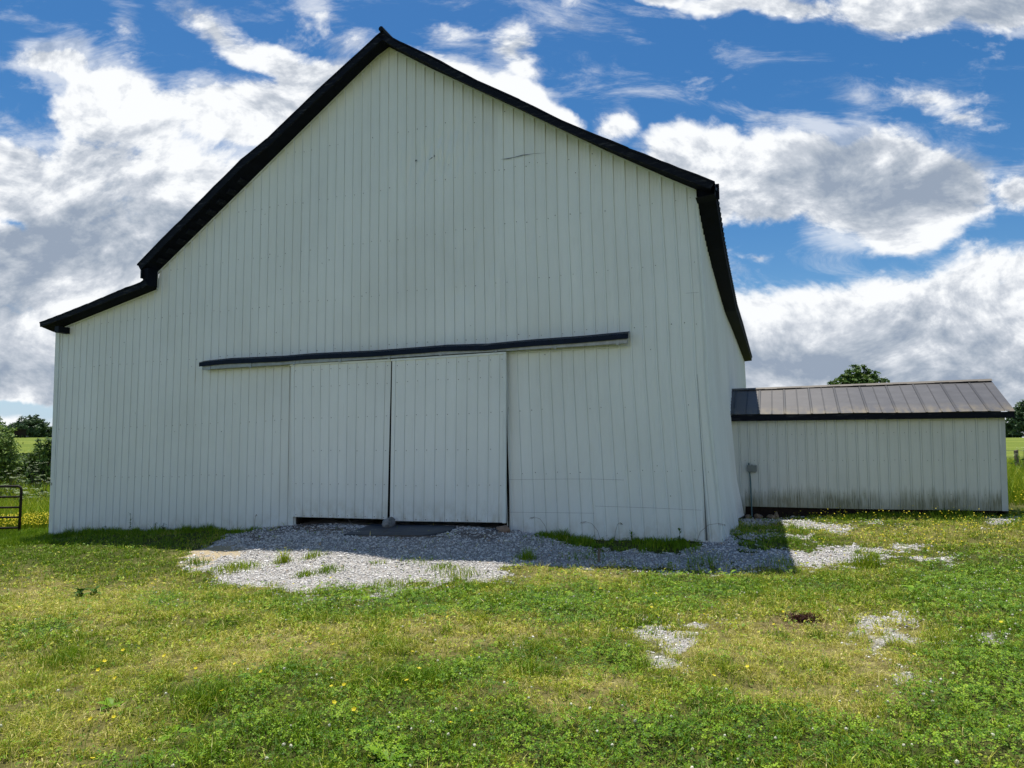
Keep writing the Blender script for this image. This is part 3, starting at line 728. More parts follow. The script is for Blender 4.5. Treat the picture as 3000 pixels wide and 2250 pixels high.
# fascia boards on the rakes (weathered), a hair under the roof sheet
def fascia(name, pl_, drop0, drop1, o0, o1, mat, seed=0):
    m = MB(); n_ = len(pl_)
    for i in range(n_-1):
        (s0, z0), (s1, z1) = pl_[i], pl_[i+1]; L = math.hypot(s1-s0, z1-z0); ux, uz = (z1-z0)/L, -(s1-s0)/L
        da, db = (drop0+(drop1-drop0)*i/(n_-1)), (drop0+(drop1-drop0)*(i+1)/(n_-1))
        T0 = (s0+ux*.036, z0+uz*.036); T1 = (s1+ux*.036, z1+uz*.036)
        b0_ = (s0+ux*da, z0+uz*da); b1_ = (s1+ux*db, z1+uz*db)
        m.boxp([B(*b0_, o0), B(*b1_, o0), B(*b1_, o1), B(*b0_, o1), B(*T0, o0), B(*T1, o0), B(*T1, o1), B(*T0, o1)])
    return m.build(name, mat, barn)
fascia('rake_board', dens_(up_l, 12), .19, .17, RO-.045, RO-.01, M['board_black'])
fascia('rake_board', dens_(up_r, 12), .15, .15, RO-.045, RO-.01, M['board_black'])
fascia('rake_board', dens_(lt_l, 10), .13, .15, RO-.045, RO-.01, M['board_black'])
# soffits: from the siding top out to the rake board
def soffit(pl_, nm='soffit', z_up=.10):
    m = MB()
    for (s0, z0), (s1, z1) in zip(pl_[:-1], pl_[1:]):
        m.boxp([B(s0, z0+.008, -.02), B(s1, z1+.008, -.02), B(s1, z1+.008, RO-.05), B(s0, z0+.008, RO-.05),
                B(s0, z0+.03, -.02), B(s1, z1+.03, -.02), B(s1, z1+.03, RO-.05), B(s0, z0+.03, RO-.05)])
    return m.build(nm, M['soffit'], barn)
ext = lambda a, b, k: (b[0]+(b[0]-a[0])*k, b[1]+(b[1]-a[1])*k)
def resamp(pl_, n_):
    L = np.concatenate([[0], np.cumsum([math.hypot(b[0]-a[0], b[1]-a[1]) for a, b in zip(pl_[:-1], pl_[1:])])]); q_ = np.linspace(0, L[-1], n_)
    return [(float(np.interp(a, L, [p[0] for p in pl_])), float(np.interp(a, L, [p[1] for p in pl_]))) for a in q_]
def ruled(inner, outer, drop, n_=24):
    m = MB(); A_ = resamp(inner, n_); O_ = resamp(outer, n_); prv = None
    for i in range(n_):
        a = O_[max(i-1, 0)]; b = O_[min(i+1, n_-1)]; L = math.hypot(b[0]-a[0], b[1]-a[1]); ux, uz = (b[1]-a[1])/L, -(b[0]-a[0])/L
        ring = [B(A_[i][0], A_[i][1]+.008, -.03), B(O_[i][0]+ux*drop, O_[i][1]+uz*drop, RO-.02), B(O_[i][0]+ux*.04, O_[i][1]+uz*.04, RO-.02), B(A_[i][0], A_[i][1]+.12, -.03)]
        if prv is not None:
            for k in range(3): m.quad(prv[k], ring[k], ring[k+1], prv[k+1])
        prv = ring
    return m.build('soffit', M['soffit'], barn)
ruled([(topl[2][0]-.10, topl[2][1]-.10)]+topl[2:6], up_l, .17)
rt = topl[5:]; ruled(rt+[(rt[-1][0]+.30, rt[-1][1]-.15)], up_r, .14)
ruled([ext(topl[1], topl[0], .05)]+topl[0:2], lt_l, .12)
# vertical dark cheek between the two roofs at the left step
a_ = topl[1]; b_ = topl[2]
q1 = Wp(419, 808, RO); q2 = Wp(416, 793, RO)
m = MB(); m.box(B(q2[0]-.02, a_[1]+.05, 0.0), E*(a_[0]-q2[0]+.03), N*(RO-.05), (0, 0, q2[1]-a_[1]+.02)); m.build('step_cheek', M['soffit'], barn)
m = MB(); m.box(B(q2[0]-.05, q1[1]-.05, RO-.3), E*.05, N*.30, (0, 0, .20)); m.box(B(a_[0]-.42, a_[1]+.06, RO-.055), E*.40, N*.012, (0, 0, .03)); m.build('eave_end', M['blackroof'], barn)
q3 = Wp(157, 952, RO); q4 = Wp(155, 970, RO)
m = MB(); m.box(B(q4[0]-.01, q4[1]-.03, .0), E*.14, N*(RO-.05), (0, 0, .16)); m.build('eave_end', M['blackroof'], barn)
# lookout blocks under the lower part of the steep left rake
for k in range(9):
    m = MB(); f = .05+.06*k; s0 = topl[2][0]+(topl[3][0]-topl[2][0])*f*2.0; z0 = topl[2][1]+(topl[3][1]-topl[2][1])*f*2.0
    m.box(B(s0, z0-.012, .05), E*.10+np.array([0, 0, .09]), N*.24, (0, 0, .018))
    m.build('lookout', M['board_black'], barn)
# side eave: fascia + soffit + gutterless rough sheet ends
m = MB(); prv = None
for t_ in np.concatenate([[-RO+.01], np.linspace(0, 18.3, 34)]):
    z = EVz(max(-.3, t_)) if t_ > 0 else EVz(0)+.02
    so = SR_T+.36; si = PS(max(t_, 0), z-.2, 0)
    base = B(0, 0, -t_)
    o_top = B(so, z-.035, -t_); o_bot = B(so-.01, z-.20-.0*t_, -t_); i_bot = np.array([*(B(SR_T+(-.06 if t_ > .3 else .03), 0, -t_)[:2]), z-.225])
    ring = [o_top, o_bot, i_bot]
    if prv is not None:
        m.quad(prv[0], ring[0], ring[1], prv[1]); m.quad(prv[1], ring[1], ring[2], prv[2])
    prv = ring
m.build('eave_board', M['soffit'], barn)
m = MB(); prv = None; k = 0                                # serrated drip edge of the roof sheets along the side eave
for t_ in np.arange(-.3, 18.2, .09):
    z = EVz(max(0, t_)); o_ = .020 if k % 2 else .0; k += 1
    ring = [B(SR_T+.352, z-.04, -t_), B(SR_T+.368+o_, z-.045, -t_), B(SR_T+.362+o_, z-.085-random.uniform(0, .012), -t_)]
    if prv is not None:
        for j in range(2): m.quad(prv[j], ring[j], ring[j+1], prv[j+1])
    prv = ring
m.build('drip_edge', M['blackroof'], barn)
# dark fascia return under the front right corner
c0 = Wp(2042, 559); c1 = Wp(2042, 594)
m = MB(); m.box(B(c0[0]+.02, c1[1], .026), E*.36, N*.05, (0, 0, c0[1]-c1[1]+.05)); m.build('eave_return', M['soffit'], barn)
# ridge end cap
rp = up_l[-1]
m = MB(); m.tube([B(rp[0], rp[1]+.02, RO+.05), B(rp[0], rp[1]+.03, -18.4)], .055, 8); m.build('ridge_cap', M['blackroof'], barn)

# sliding doors ---------------------------------------------------
def door(cs, off, label, seed):
    (tl, tr, br, bl) = [Wp(*c, off) for c in cs]
    th_ = .05
    def PD(u_, v_, o):
        bx_ = (bl[0]+(br[0]-bl[0])*u_, bl[1]+(br[1]-bl[1])*u_); tx = (tl[0]+(tr[0]-tl[0])*u_, tl[1]+(tr[1]-tl[1])*u_)
        s = bx_[0]+(tx[0]-bx_[0])*v_; z = bx_[1]+(tx[1]-bx_[1])*v_
        return B(s, z, off+o)
    wd = tr[0]-tl[0]; hg = tl[1]-bl[1]
    root = MB()
    root.boxp([PD(0,0,-th_), PD(1,0,-th_), PD(1,0,-.012), PD(0,0,-.012), PD(0,1,-th_), PD(1,1,-th_), PD(1,1,-.012), PD(0,1,-.012)])
    d = root.build('sliding_door', M['interior'], barn); d['label'] = label
    pr = rib_profile(wd, .2286, .017, .07)
    ex = []
    for zr in (.04, .70, 1.40, 2.10, 2.78, hg-.10):
        s = .07+.06
        while s < wd-.03:
            if random.random() > .12:
                ex.append(hexd(lambda a, b, o: PD(a/wd, b/hg, o), s+random.uniform(-.012, .012), zr*1.0+random.uniform(-.01, .01), .003, .0085))
            s += .2286
    ob = siding('door_sheet', pr, lambda s: 0.0, lambda s: hg, lambda s, z, o: PD(s/wd, z/hg, o), M['door'], barn, rows=10, amp=.0025,
                dents=[(.5, .6, .35, .25, .008)] if seed else None, extra=ex)
    ob.parent = d; 
    m = MB()
    m.boxp([PD(-.004,1,-.03), PD(1.004,1,-.03), PD(1.004,1,.026), PD(-.004,1,.026), PD(-.004,1.012,-.03), PD(1.004,1.012,-.03), PD(1.004,1.012,.026), PD(-.004,1.012,.026)])
    tt = m.build('top_trim', M['trim'], barn); tt.parent = d
    if seed:
        m = MB(); e1 = 1+.004; m.boxp([PD(.985,-.002,-.03), PD(1.012,-.002,-.03), PD(1.012,-.002,.024), PD(.985,-.002,.024), PD(.985,1,-.03), PD(1.006,1,-.03), PD(1.006,1,.024), PD(.985,1,.024)])
        x_ = m.build('edge_trim', M['trim'], barn); x_.parent = d
    for uu in (.12, .88):
        m = MB(); m.box(PD(uu, 1.012, -.02), E*.035, N*.012, (0, 0, .12)); m.box(PD(uu, 1.012, -.02)+np.array([0, 0, .10])-E*.03, E*.10, N*.03, (0, 0, .03))
        x_ = m.build('roller_hanger', M['galv'], barn); x_.parent = d
    return d
door([(853,1073),(1146,1058),(1135,1521),(853,1514)], .10, 'left sliding door panel set slightly behind the other', 0)
door([(1149,1058),(1481,1037),(1478,1531),(1142,1526)], .135, 'right sliding door panel with a bent edge trim', 1)
# track with navy flashing
tr_top = [Wp(*p, .20) for p in [(583,1062),(660,1054),(820,1047),(900,1040),(1080,1032),(1240,1020),(1300,1015),(1420,1012),(1480,1006),(1560,999),(1700,989),(1840,976)]]
tr = MB()
for (s0, z0), (s1, z1) in zip(dens_(tr_top, 60)[:-1], dens_(tr_top, 60)[1:]):
    j0 = .005*(float(vnoise(s0*4, 1, 8))-.5); j1 = .005*(float(vnoise(s1*4, 1, 8))-.5)
    tr.boxp([B(s0, z0-.095+j0*.4, .195), B(s1, z1-.095+j1*.4, .195), B(s1, z1-.095+j1*.4, .20), B(s0, z0-.095+j0*.4, .20),
             B(s0, z0+j0, .18), B(s1, z1+j1, .18), B(s1, z1+j1, .20), B(s0, z0+j0, .20)])
    tr.quad(B(s0, z0+j0+.002, .20), B(s1, z1+j1+.002, .20), B(s1, z1+.06, .025), B(s0, z0+.06, .025))
trk = empty('door_track', tuple(B(-6.5, 3.4, .1))); trk.parent = barn; trk.location = Vector(B(-6.5, 3.4, .1))-barn.location
bpy.data.objects.remove(trk)
x_ = tr.build('track_flashing', M['bluecover'], barn)
a_, b_ = Wp(594, 1072, .15), Wp(1838, 991, .15); zlo_a = Wp(594, 1083, .15)[1]; zlo_b = Wp(1838, 1006, .15)[1]
m = MB(); m.boxp([B(a_[0], zlo_a, .10), B(b_[0], zlo_b, .10), B(b_[0], zlo_b, .165), B(a_[0], zlo_a, .165), B(a_[0], a_[1]+.05, .10), B(b_[0], b_[1]+.05, .10), B(b_[0], b_[1]+.05, .165), B(a_[0], a_[1]+.05, .165)])
dt = m.build('door_track', M['galv'], barn)
for k in range(9):
    f = .02+.12*k; s = a_[0]+(b_[0]-a_[0])*f; z = a_[1]+(b_[1]-a_[1])*f
    m = MB(); m.box(B(s, z-.115, .167), E*.05, N*.008, (0, 0, .13)); x_ = m.build('track_bracket', M['galv'], barn); x_.parent = dt
m = MB(); m.box(B(a_[0]-.02, zlo_a-.012, .024), E*(b_[0]-a_[0]+.04), N*.012, (0, 0, .012)); 
x_ = m.build('track_board', M['trim'], barn)

# ------------------------------------------------------------------ shed
SO = -5.8
shed = empty('shed', tuple(B(2.8, 0, SO)), 'low white metal-clad shed with grey ribbed gable roof joined to the barn side', 'shed')
L0 = .0; L1 = Wp(2953, 1497, SO)[0]
sbot = interp([(Wp(2166, 1483, SO)[0], Wp(2166, 1483, SO)[1]), (Wp(2500, 1491, SO)[0], Wp(2500, 1491, SO)[1]), (L1, Wp(2953, 1497, SO)[1])])
stop_ = interp([(0, Wp(2140, 1236, SO)[1]+.05), (L1, Wp(2943, 1225, SO)[1]+.05)])
L1t = Wp(2943, 1225, SO)[0]
def PH(s, z, o): return B(s+(.05*s/5.6)*(z/2.0), z, SO+o)
ex = []
for zr in (.28, 1.05, 1.68):
    s = .12
    while s < L1-.1:
        if random.random() > .25: ex.append(hexd(PH, s+.06, zr+.03*s/5+random.uniform(-.01, .01), .004, .008))
        s += .2175
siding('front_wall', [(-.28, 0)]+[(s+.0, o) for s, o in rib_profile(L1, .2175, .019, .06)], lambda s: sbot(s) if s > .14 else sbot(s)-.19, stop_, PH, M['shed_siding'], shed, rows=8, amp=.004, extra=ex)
SD = 3.2; HR = SD/2                                       # shed depth
rz_ = Wp(2903, 1113, SO-1.55)[1]-.03; ez = Wp(2975, 1204, SO+.22)[1]
m = MB(); gs = [(0, -.3), (0, stop_(L1)), (HR, rz_-.14), (SD, stop_(L1)), (SD, -.3)]
m.add([B(L1+.05*max(z, 0)/2, z, SO-d_) for d_, z in gs], [tuple(range(5))]); m.build('end_wall', M['shed_siding'], shed)
m = MB(); m.quad(B(0, -.3, SO-SD), B(L1, -.3, SO-SD), B(L1, stop_(L1), SO-SD), B(0, stop_(0), SO-SD)); m.build('back_wall', M['shed_siding'], shed)
m = MB(); c_ = .055
m.boxp([B(L1-.11, sbot(L1), SO+.02), B(L1+.005, sbot(L1), SO+.02), B(L1+.005, sbot(L1), SO-.1), B(L1-.11, sbot(L1), SO-.1),
        B(L1-.06, stop_(L1), SO+.02), B(L1+.055, stop_(L1), SO+.02), B(L1+.055, stop_(L1), SO-.1), B(L1-.06, stop_(L1), SO-.1)]); m.build('corner_trim', M['shed_trim'], shed)
# roof: ribbed sheets
eL = Wp(2126, 1215, SO+.22); eR = Wp(2975, 1204, SO+.22); rL = Wp(2138, 1142, SO-1.55); rR = Wp(2903, 1113, SO-1.55)
def PRf(s, y, o):     # s along, y 0 at eave .. 1 ridge
    f = s/RL; lo_ = (eL[0]+(eR[0]-eL[0])*f, eL[1]+(eR[1]-eL[1])*f); hi = (rL[0]+(rR[0]-rL[0])*f, rL[1]+(rR[1]-rL[1])*f)
    return B(lo_[0]+(hi[0]-lo_[0])*y, lo_[1]+(hi[1]-lo_[1])*y+o*.92+.006*math.sin(s*2.7+y*2), SO+.22+(-1.55-.22)*y+o*.39)
RL = eR[0]-eL[0]
pr = []; s = .0; k = 0
pr.append((0, 0))
s = .18
while s < RL-.03:
    wd_ = .028 if k % 2 == 0 else .014
    pr += [(s-wd_, 0), (s-wd_*.7, .010), (s+wd_*.7, .010), (s+wd_, 0)]; s += .298; k += 1
pr.append((RL, 0))
ex = []
for y_ in (.04, .5, .93):
    s = .18
    while s < RL: ex.append(hexd(lambda a, b, o: PRf(a, b, o), s+.06, y_, .002, .010)) if random.random() > .5 else None; s += .298
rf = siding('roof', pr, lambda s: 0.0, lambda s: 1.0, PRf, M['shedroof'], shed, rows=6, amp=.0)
# back slope and underside
m = MB()
m.quad(B(rL[0], rL[1], SO-1.55), B(rR[0], rR[1], SO-1.55), B(eR[0], eR[1], SO-3.3), B(eL[0], eL[1], SO-3.3)); m.build('back_roof', M['shedroof'], shed)
m = MB()
cr = [B(rL[0]-.01, rL[1]+.03, SO-1.55), B(rR[0]+.01, rR[1]+.03, SO-1.55)]
dn = np.array([0, 0, -.055])+N*.13
for k in range(20):
    a0 = cr[0]+(cr[1]-cr[0])*k/20; a1 = cr[0]+(cr[1]-cr[0])*(k+1)/20; jz = np.array([0, 0, .012*(random.random()-.5)])
    m.quad(a0+dn+jz, a1+dn+jz, a1, a0); m.quad(a0, a1, a1-N*.13-np.array([0, 0, .055]), a0-N*.13-np.array([0, 0, .055]))
m.build('ridge_cap', M['shedroof'], shed)
m = MB(); f0 = .16
m.boxp([B(eL[0]+.01, eL[1]-.165, SO+.16), B(eR[0]-.02, eR[1]-.145, SO+.16), B(eR[0]-.02, eR[1]-.145, SO+.195), B(eL[0]+.01, eL[1]-.165, SO+.195),
        B(eL[0]+.01, eL[1]-.012, SO+.16), B(eR[0]-.02, eR[1]-.012, SO+.16), B(eR[0]-.02, eR[1]-.012, SO+.195), B(eL[0]+.01, eL[1]-.012, SO+.195)])
m.build('fascia', M['board_black'], shed)
m = MB(); m.boxp([B(eL[0]+.01, eL[1]-.16, SO-.02), B(eR[0]-.03, eR[1]-.14, SO-.02), B(eR[0]-.03, eR[1]-.14, SO+.158), B(eL[0]+.01, eL[1]-.16, SO+.158),
        B(eL[0]+.01, eL[1]-.10, SO-.02), B(eR[0]-.03, eR[1]-.08, SO-.02), B(eR[0]-.03, eR[1]-.08, SO+.158), B(eL[0]+.01, eL[1]-.10, SO+.158)]); m.build('soffit', M['soffit'], shed)
m = MB()                                                  # right gable rake board
g0, g1 = B(eR[0]-.035, eR[1]-.03, SO+.16), B(rR[0]-.035, rR[1]-.03, SO-1.55)
m.boxp([g0-np.array([0,0,.13]), g1-np.array([0,0,.13]), g1-np.array([0,0,.13])+E*.03, g0-np.array([0,0,.13])+E*.03, g0, g1, g1+E*.03, g0+E*.03]); m.build('rake_board', M['board_black'], shed)
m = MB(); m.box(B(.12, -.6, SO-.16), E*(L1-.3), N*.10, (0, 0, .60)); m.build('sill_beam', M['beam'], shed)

# ------------------------------------------------------------------ stones as objects
def rock(name, c, size, mat, label, cat='rock', seed=0, nsub=2):
    import bmesh
    bm = bmesh.new(); bmesh.ops.create_icosphere(bm, subdivisions=nsub+1, radius=1)
    r_ = random.Random(seed); pl_ = [(Vector((r_.gauss(0,1), r_.gauss(0,1), r_.gauss(0,1))).normalized(), r_.uniform(.55, .85)) for _ in range(11)]
    for v_ in bm.verts:
        p_ = v_.co.copy()
        for n_, d_ in pl_:
            k = p_.dot(n_)
            if k > d_: p_ -= n_*(k-d_)
        p_ += p_.normalized()*.02*(float(vnoise(p_.x*5+seed, p_.y*5+p_.z*3, seed))-.5)*2
        v_.co = Vector((p_.x*size[0], p_.y*size[1], p_.z*size[2]))
    me = bpy.data.meshes.new(name); bm.to_mesh(me); bm.free(); me.materials.append(mat)
    o = bpy.data.objects.new(name, me); sc.collection.objects.link(o); o.location = c
    o.rotation_euler = (0, 0, r_.uniform(0, 3)); return tag(o, label, cat)
s_, z_ = Wp(1141, 1532, .22); p_ = B(s_, 0, .24); gz = float(zt(*p_[:2])); rock('stone', (p_[0], p_[1], gz+.10), (.17, .13, .15), M['greyrock'], 'grey rounded stone propped where the two barn doors meet', 'stone', 3)
s_, z_ = Wp(1478, 1540, .2); p_ = B(s_, 0, .25); gz = float(zt(*p_[:2])); rock('stone', (p_[0], p_[1], gz+.05), (.17, .11, .10), M['brownrock'], 'flat brown stone at the right foot of the right door', 'stone', 8)
for k, (x_, w_) in enumerate(((2190, .14), (2222, .12), (2258, .20), (2275, .10))):
    s_, _z = Wp(x_, 1505, SO+.06); p_ = B(s_, 0, SO+.06); gz = float(zt(*p_[:2]))
    rock('foundation_stone', (p_[0], p_[1], gz+.06), (w_, .08, .09 if k != 3 else .13), M['tanstone'],
         ['small tan foundation stone nearest the barn under the shed', 'tan foundation stone beside the conduit under the shed', 'long tan foundation stone under the shed wall', 'knob shaped tan stone at the end of the foundation stones'][k], 'stone', 20+k)['group'] = 'foundation stones under the shed'
# ------------------------------------------------------------------ rubber mat lying on the gravel
import bisect
mat_px = [(1008,1570),(1090,1542),(1336,1546),(1320,1560),(1280,1570),(1240,1573),(1100,1573)]
mo = np.array([G(*p) for p in mat_px]); cc = mo.mean(0)
m = MB(); n_ = len(mo)
def ztm(p, k): return float(zt(p[0], p[1]))+k
rings = []
for f in (1.0, .66, .33): rings.append([cc+(p-cc)*f for p in mo])
vs = []; 
for r_ in rings: vs += [(p[0], p[1], ztm(p, .035)) for p in r_]
vs.append((cc[0], cc[1], ztm(cc, .04))); base_ = [(p[0], p[1], ztm(p, .0)) for p in rings[0]]
fs = []
for a in range(2):
    for i in range(n_): j = (i+1) % n_; fs.append((a*n_+i, a*n_+j, (a+1)*n_+j, (a+1)*n_+i))
for i in range(n_): fs.append((2*n_+i, 2*n_+(i+1) % n_, 3*n_))
b0 = len(vs); vs += base_
for i in range(n_): j = (i+1) % n_; fs.append((i, b0+i, b0+j, j))
m.add(vs, fs); o = m.build('rubber_mat', M['rubber'], origin=tuple(cc)); tag(o, 'black rubber mat lying on the gravel in front of the doors', 'mat')

# ------------------------------------------------------------------ electrical box on the shed
s0, z0 = Wp(2190, 1382, SO+.1); s1, z1 = Wp(2216, 1364, SO+.1)
eb = empty('electrical_box', tuple(B((s0+s1)/2, -.2, SO+.1)), 'grey electrical box with a thin conduit on the shed wall', 'electrical box')
m = MB(); m.box(B(s0, z0, SO+.02), E*(s1-s0), N*.08, (0, 0, z1-z0)); m.box(B(s0+.02, z0-.02, SO+.03), E*(s1-s0-.04), N*.05, (0, 0, .02)); m.build('housing', M['metbox'], eb)
m = MB(); m.box(B(s0-.008, z0+.008, SO+.10), E*(s1-s0+.016), N*.010, (0, 0, z1-z0-.0)); m.box(B((s0+s1)/2-.02, z1+.008, SO+.06), E*.04, N*.03, (0, 0, .015)); m.build('cover', M['metbox'], eb)
ca, cb = Wp(2194, 1383, SO+.08), Wp(2203, 1507, SO+.08)
m = MB(); m.tube([B(ca[0], ca[1], SO+.07), B(ca[0]+.005, 1.0, SO+.055), B(ca[0]+.03, .5, SO+.055), B(cb[0], cb[1]-.05, SO+.09)], .017, 8)
m.tube([B(ca[0]+.005, .86, SO+.055), B(ca[0]+.007, .83, SO+.055)], .03, 8); m.build('conduit', M['conduit'], eb)
# pale board lying at the barn/shed corner
a_ = G(2150, 1511); b_ = G(2187, 1514); dv = (b_-a_); L_ = np.linalg.norm(dv); dv /= L_
m = MB(); m.box(a_+np.array([0, 0, .05]), dv*L_*1.05, np.array([-dv[1], dv[0], 0])*.10, (0, 0, .03)); o = m.build('board', M['board'], origin=tuple(a_)); tag(o, 'short pale painted board lying at the corner of barn and shed', 'board')
# wooden stake and a few twigs
g_ = G(1754, 1648); m = MB(); m.boxp([g_+np.array(q_) for q_ in [(-.02,-.02,-.05),(.02,-.02,-.05),(.02,.02,-.05),(-.02,.02,-.05),(-.01,-.015,.22),(.025,-.015,.205),(.025,.02,.22),(-.01,.02,.225)]]); o = m.build('stake', M['oldwood'], origin=tuple(g_)); tag(o, 'short broken wooden stake standing in the gravel edge', 'stake')
def twig(pts_px, lift, r_, lab):
    P_ = [G(x, y)+np.array([0, 0, l]) for (x, y), l in zip(pts_px, lift)]
    m = MB(); m.tube(P_, [r_, r_*.8, r_*.6, r_*.4][:len(P_)], 5); o = m.build('twig', M['oldwood'], origin=tuple(P_[0])); tag(o, lab, 'twig', 'dead twigs near the mat')
twig([(905,1561),(950,1558),(1000,1556)], (.03,.05,.03), .012, 'long dark twig lying on gravel left of the rubber mat')
twig([(1035,1545),(1020,1538),(1012,1530)], (.03,.12,.2), .008, 'pale forked twig standing at the mat corner')
twig([(1050,1575),(1200,1577),(1300,1576)], (.03,.04,.03), .012, 'thin stick lying along the front edge of the rubber mat')
twig([(1115,1572),(1140,1562),(1160,1556)], (.03,.10,.14), .006, 'thin pale stalk leaning over the rubber mat')

# ------------------------------------------------------------------ gate at the left
gp = G(56, 1566); gD = np.array([gp[0], gp[1]]); gdir = np.array([-.97, -.10, 0]); gdir /= np.linalg.norm(gdir)
gate = empty('farm_gate', tuple(gp), 'brown tubular farm gate standing left of the barn', 'gate')
gz = gp[2]; pts = []
top = 1.30
P0 = np.array([gp[0], gp[1], gz-.02]); m = MB()
arc = [P0, P0+np.array([0, 0, top-.10])]+[P0+gdir*.10*(1-math.cos(a))+np.array([0, 0, top-.10+.10*math.sin(a)]) for a in (.5, 1.0, 1.5)]
m.tube(arc+[P0+gdir*2.6+np.array([0, 0, top])], .034, 8)
m.build('frame', M['gate'], gate, True)
for k, hh in enumerate((.20, .48, .74, 1.02)):
    m = MB(); m.tube([P0+gdir*.02+np.array([0, 0, hh]), P0+gdir*2.6+np.array([0, 0, hh])], .027, 8); m.build('rail', M['gate'], gate, True)
for dd_ in (.62, 2.4):
    m = MB(); m.tube([P0+gdir*dd_+np.array([0, -.03, .02]), P0+gdir*dd_+np.array([0, -.03, top])], .05 if dd_ < 1 else .024, 8); m.build('upright', M['gate'], gate, True)

# ------------------------------------------------------------------ vegetation builders (numpy)
def rand_dirs(n): 
    v_ = rng.normal(size=(n, 3)); return v_/np.linalg.norm(v_, axis=1, keepdims=True)
def leaves(P, Nn, size, tint, asp=.55):
    """diamond leaves with a slight fold at points P, normals Nn"""
    n = len(P); a = np.cross(Nn, rand_dirs(n)); a /= np.linalg.norm(a, axis=1, keepdims=True)+1e-9; b = np.cross(Nn, a)
    s = size[:, None]
    v0 = P-a*s; v1 = P+b*s*asp+Nn*s*.12; v2 = P+a*s; v3 = P-b*s*asp+Nn*s*.12
    V = np.stack([v0, v1, v2, v3], 1).reshape(-1, 3); idx = np.arange(4*n); return V, np.full(n, 4), idx, np.repeat(tint, 4)
def crown_points(blobs, dens, clump=.35, shell=.55):
    out_ = []; nr = []
    for bx_, by_, bz_, rx, ry, rz in blobs:
        vol = rx*ry*rz*4; n = int(dens*vol)
        nc = max(6, int(n/26)); d = rand_dirs(nc); rr = (shell+(1-shell)*rng.random(nc)**.6)*rng.uniform(.82, 1.12, nc)
        C_ = np.array([bx_, by_, bz_])+d*rr[:, None]*np.array([rx, ry, rz])
        k = rng.integers(0, nc, n); off = rng.normal(size=(n, 3))*clump*np.array([1, 1, .6])*min(rx, rz)*.42
        out_.append(C_[k]+off); nn = d[k]*.8+rand_dirs(n)*.9+np.array([0, 0, .5]); nr.append(nn/np.linalg.norm(nn, axis=1, keepdims=True))
    return np.concatenate(out_), np.concatenate(nr)
def tree(name, base, blobs, trunk_h, tr_r, dens, leafs, label, cat='tree', group=None, mat='leaf', clump=.35, stems=1, zmin=None, tb=0.0):
    root = empty(name, tuple(base), label, cat, group); base = np.array(base, float)
    bl = [(base[0]+b[0], base[1]+b[1], base[2]+b[2], b[3], b[4], b[5]) for b in blobs]
    P, Nn = crown_points(bl, dens, clump)
    if zmin is not None: k = P[:, 2] > base[2]+zmin; P = P[k]; Nn = Nn[k]
    n = len(P); zc = np.array([b[2] for b in bl]).mean()
    tint = np.clip(rng.normal(.45+tb, .25, n)+.5*(fbm(P[:, 0]*1.0, P[:, 2]*1.0+P[:, 1], 1.6, 2, 3)-.5), 0, 1)
    V, sz, idx, at = leaves(P, Nn, leafs*rng.uniform(.6, 1.3, n), tint)
    np_mesh('crown', V, sz, idx, M[mat], root, dict(tint=at), origin=tuple(base))
    m = MB(); tp = base+np.array([0, 0, trunk_h])
    for k in range(stems):
        o_ = np.array([rng.normal()*.15*(stems > 1), rng.normal()*.15*(stems > 1), 0])
        m.tube([base+o_-np.array([0, 0, .3]), base+o_*1.3+np.array([.03, 0, trunk_h*.5]), tp+o_*2], [tr_r, tr_r*.8, tr_r*.6], 8)
    for b in bl[:7]: m.tube([tp, (tp+np.array(b[:3]))/2+rng.normal(size=3)*.1*b[3], np.array(b[:3])], [tr_r*.55, tr_r*.35, tr_r*.15], 6)
    m.build('trunk', M['bark'], root)
    return root
def at_dist(px, D): # ground point at horizontal depth D under a pixel column
    d = ray(px, 1290); p_ = CP+d*(D/d[1]); return np.array([p_[0], p_[1], float(zt(p_[0], p_[1]))])
# tree whose top shows above the shed
b_ = at_dist(2525, 78)
tree('oak_tree', b_, [(0,0,6.0,2.9,2.6,2.2),(-1.6,.2,7.3,1.5,1.5,1.3),(1.5,0,7.6,1.5,1.5,1.4),(.1,.3,8.4,1.5,1.5,1.3),(-2.3,0,6.0,1.3,1.3,1.3),(2.2,0,6.2,1.3,1.4,1.4),(-.9,0,8.1,1.0,1,.9)], 3.5, .32, 85, .20, 'round-topped green tree rising behind the shed ridge', tb=.0, clump=.30)
b_ = at_dist(3025, 150)
tree('field_tree', b_, [(0,0,5.0,4.2,3,3.2),(1.5,0,7.0,2.6,2.4,1.9),(-2.4,0,3.8,2.4,2.4,2.5),(2.6,0,4.5,3,2.5,2.8),(-3.6,0,2.2,1.9,2,1.9),(-1.2,0,6.6,1.8,1.8,1.4)], 2.2, .35, 28, .33, 'tall broad tree at the field edge far right', mat='leaf_far', tb=-.05)
b_ = at_dist(2962, 152)
tree('field_tree', b_, [(0,0,2.4,2.0,2,2.3),(.5,0,1.4,2.0,2,1.4)], 1.2, .2, 30, .3, 'small dark tree beside the broad tree far right', mat='leaf_far', tb=-.15)
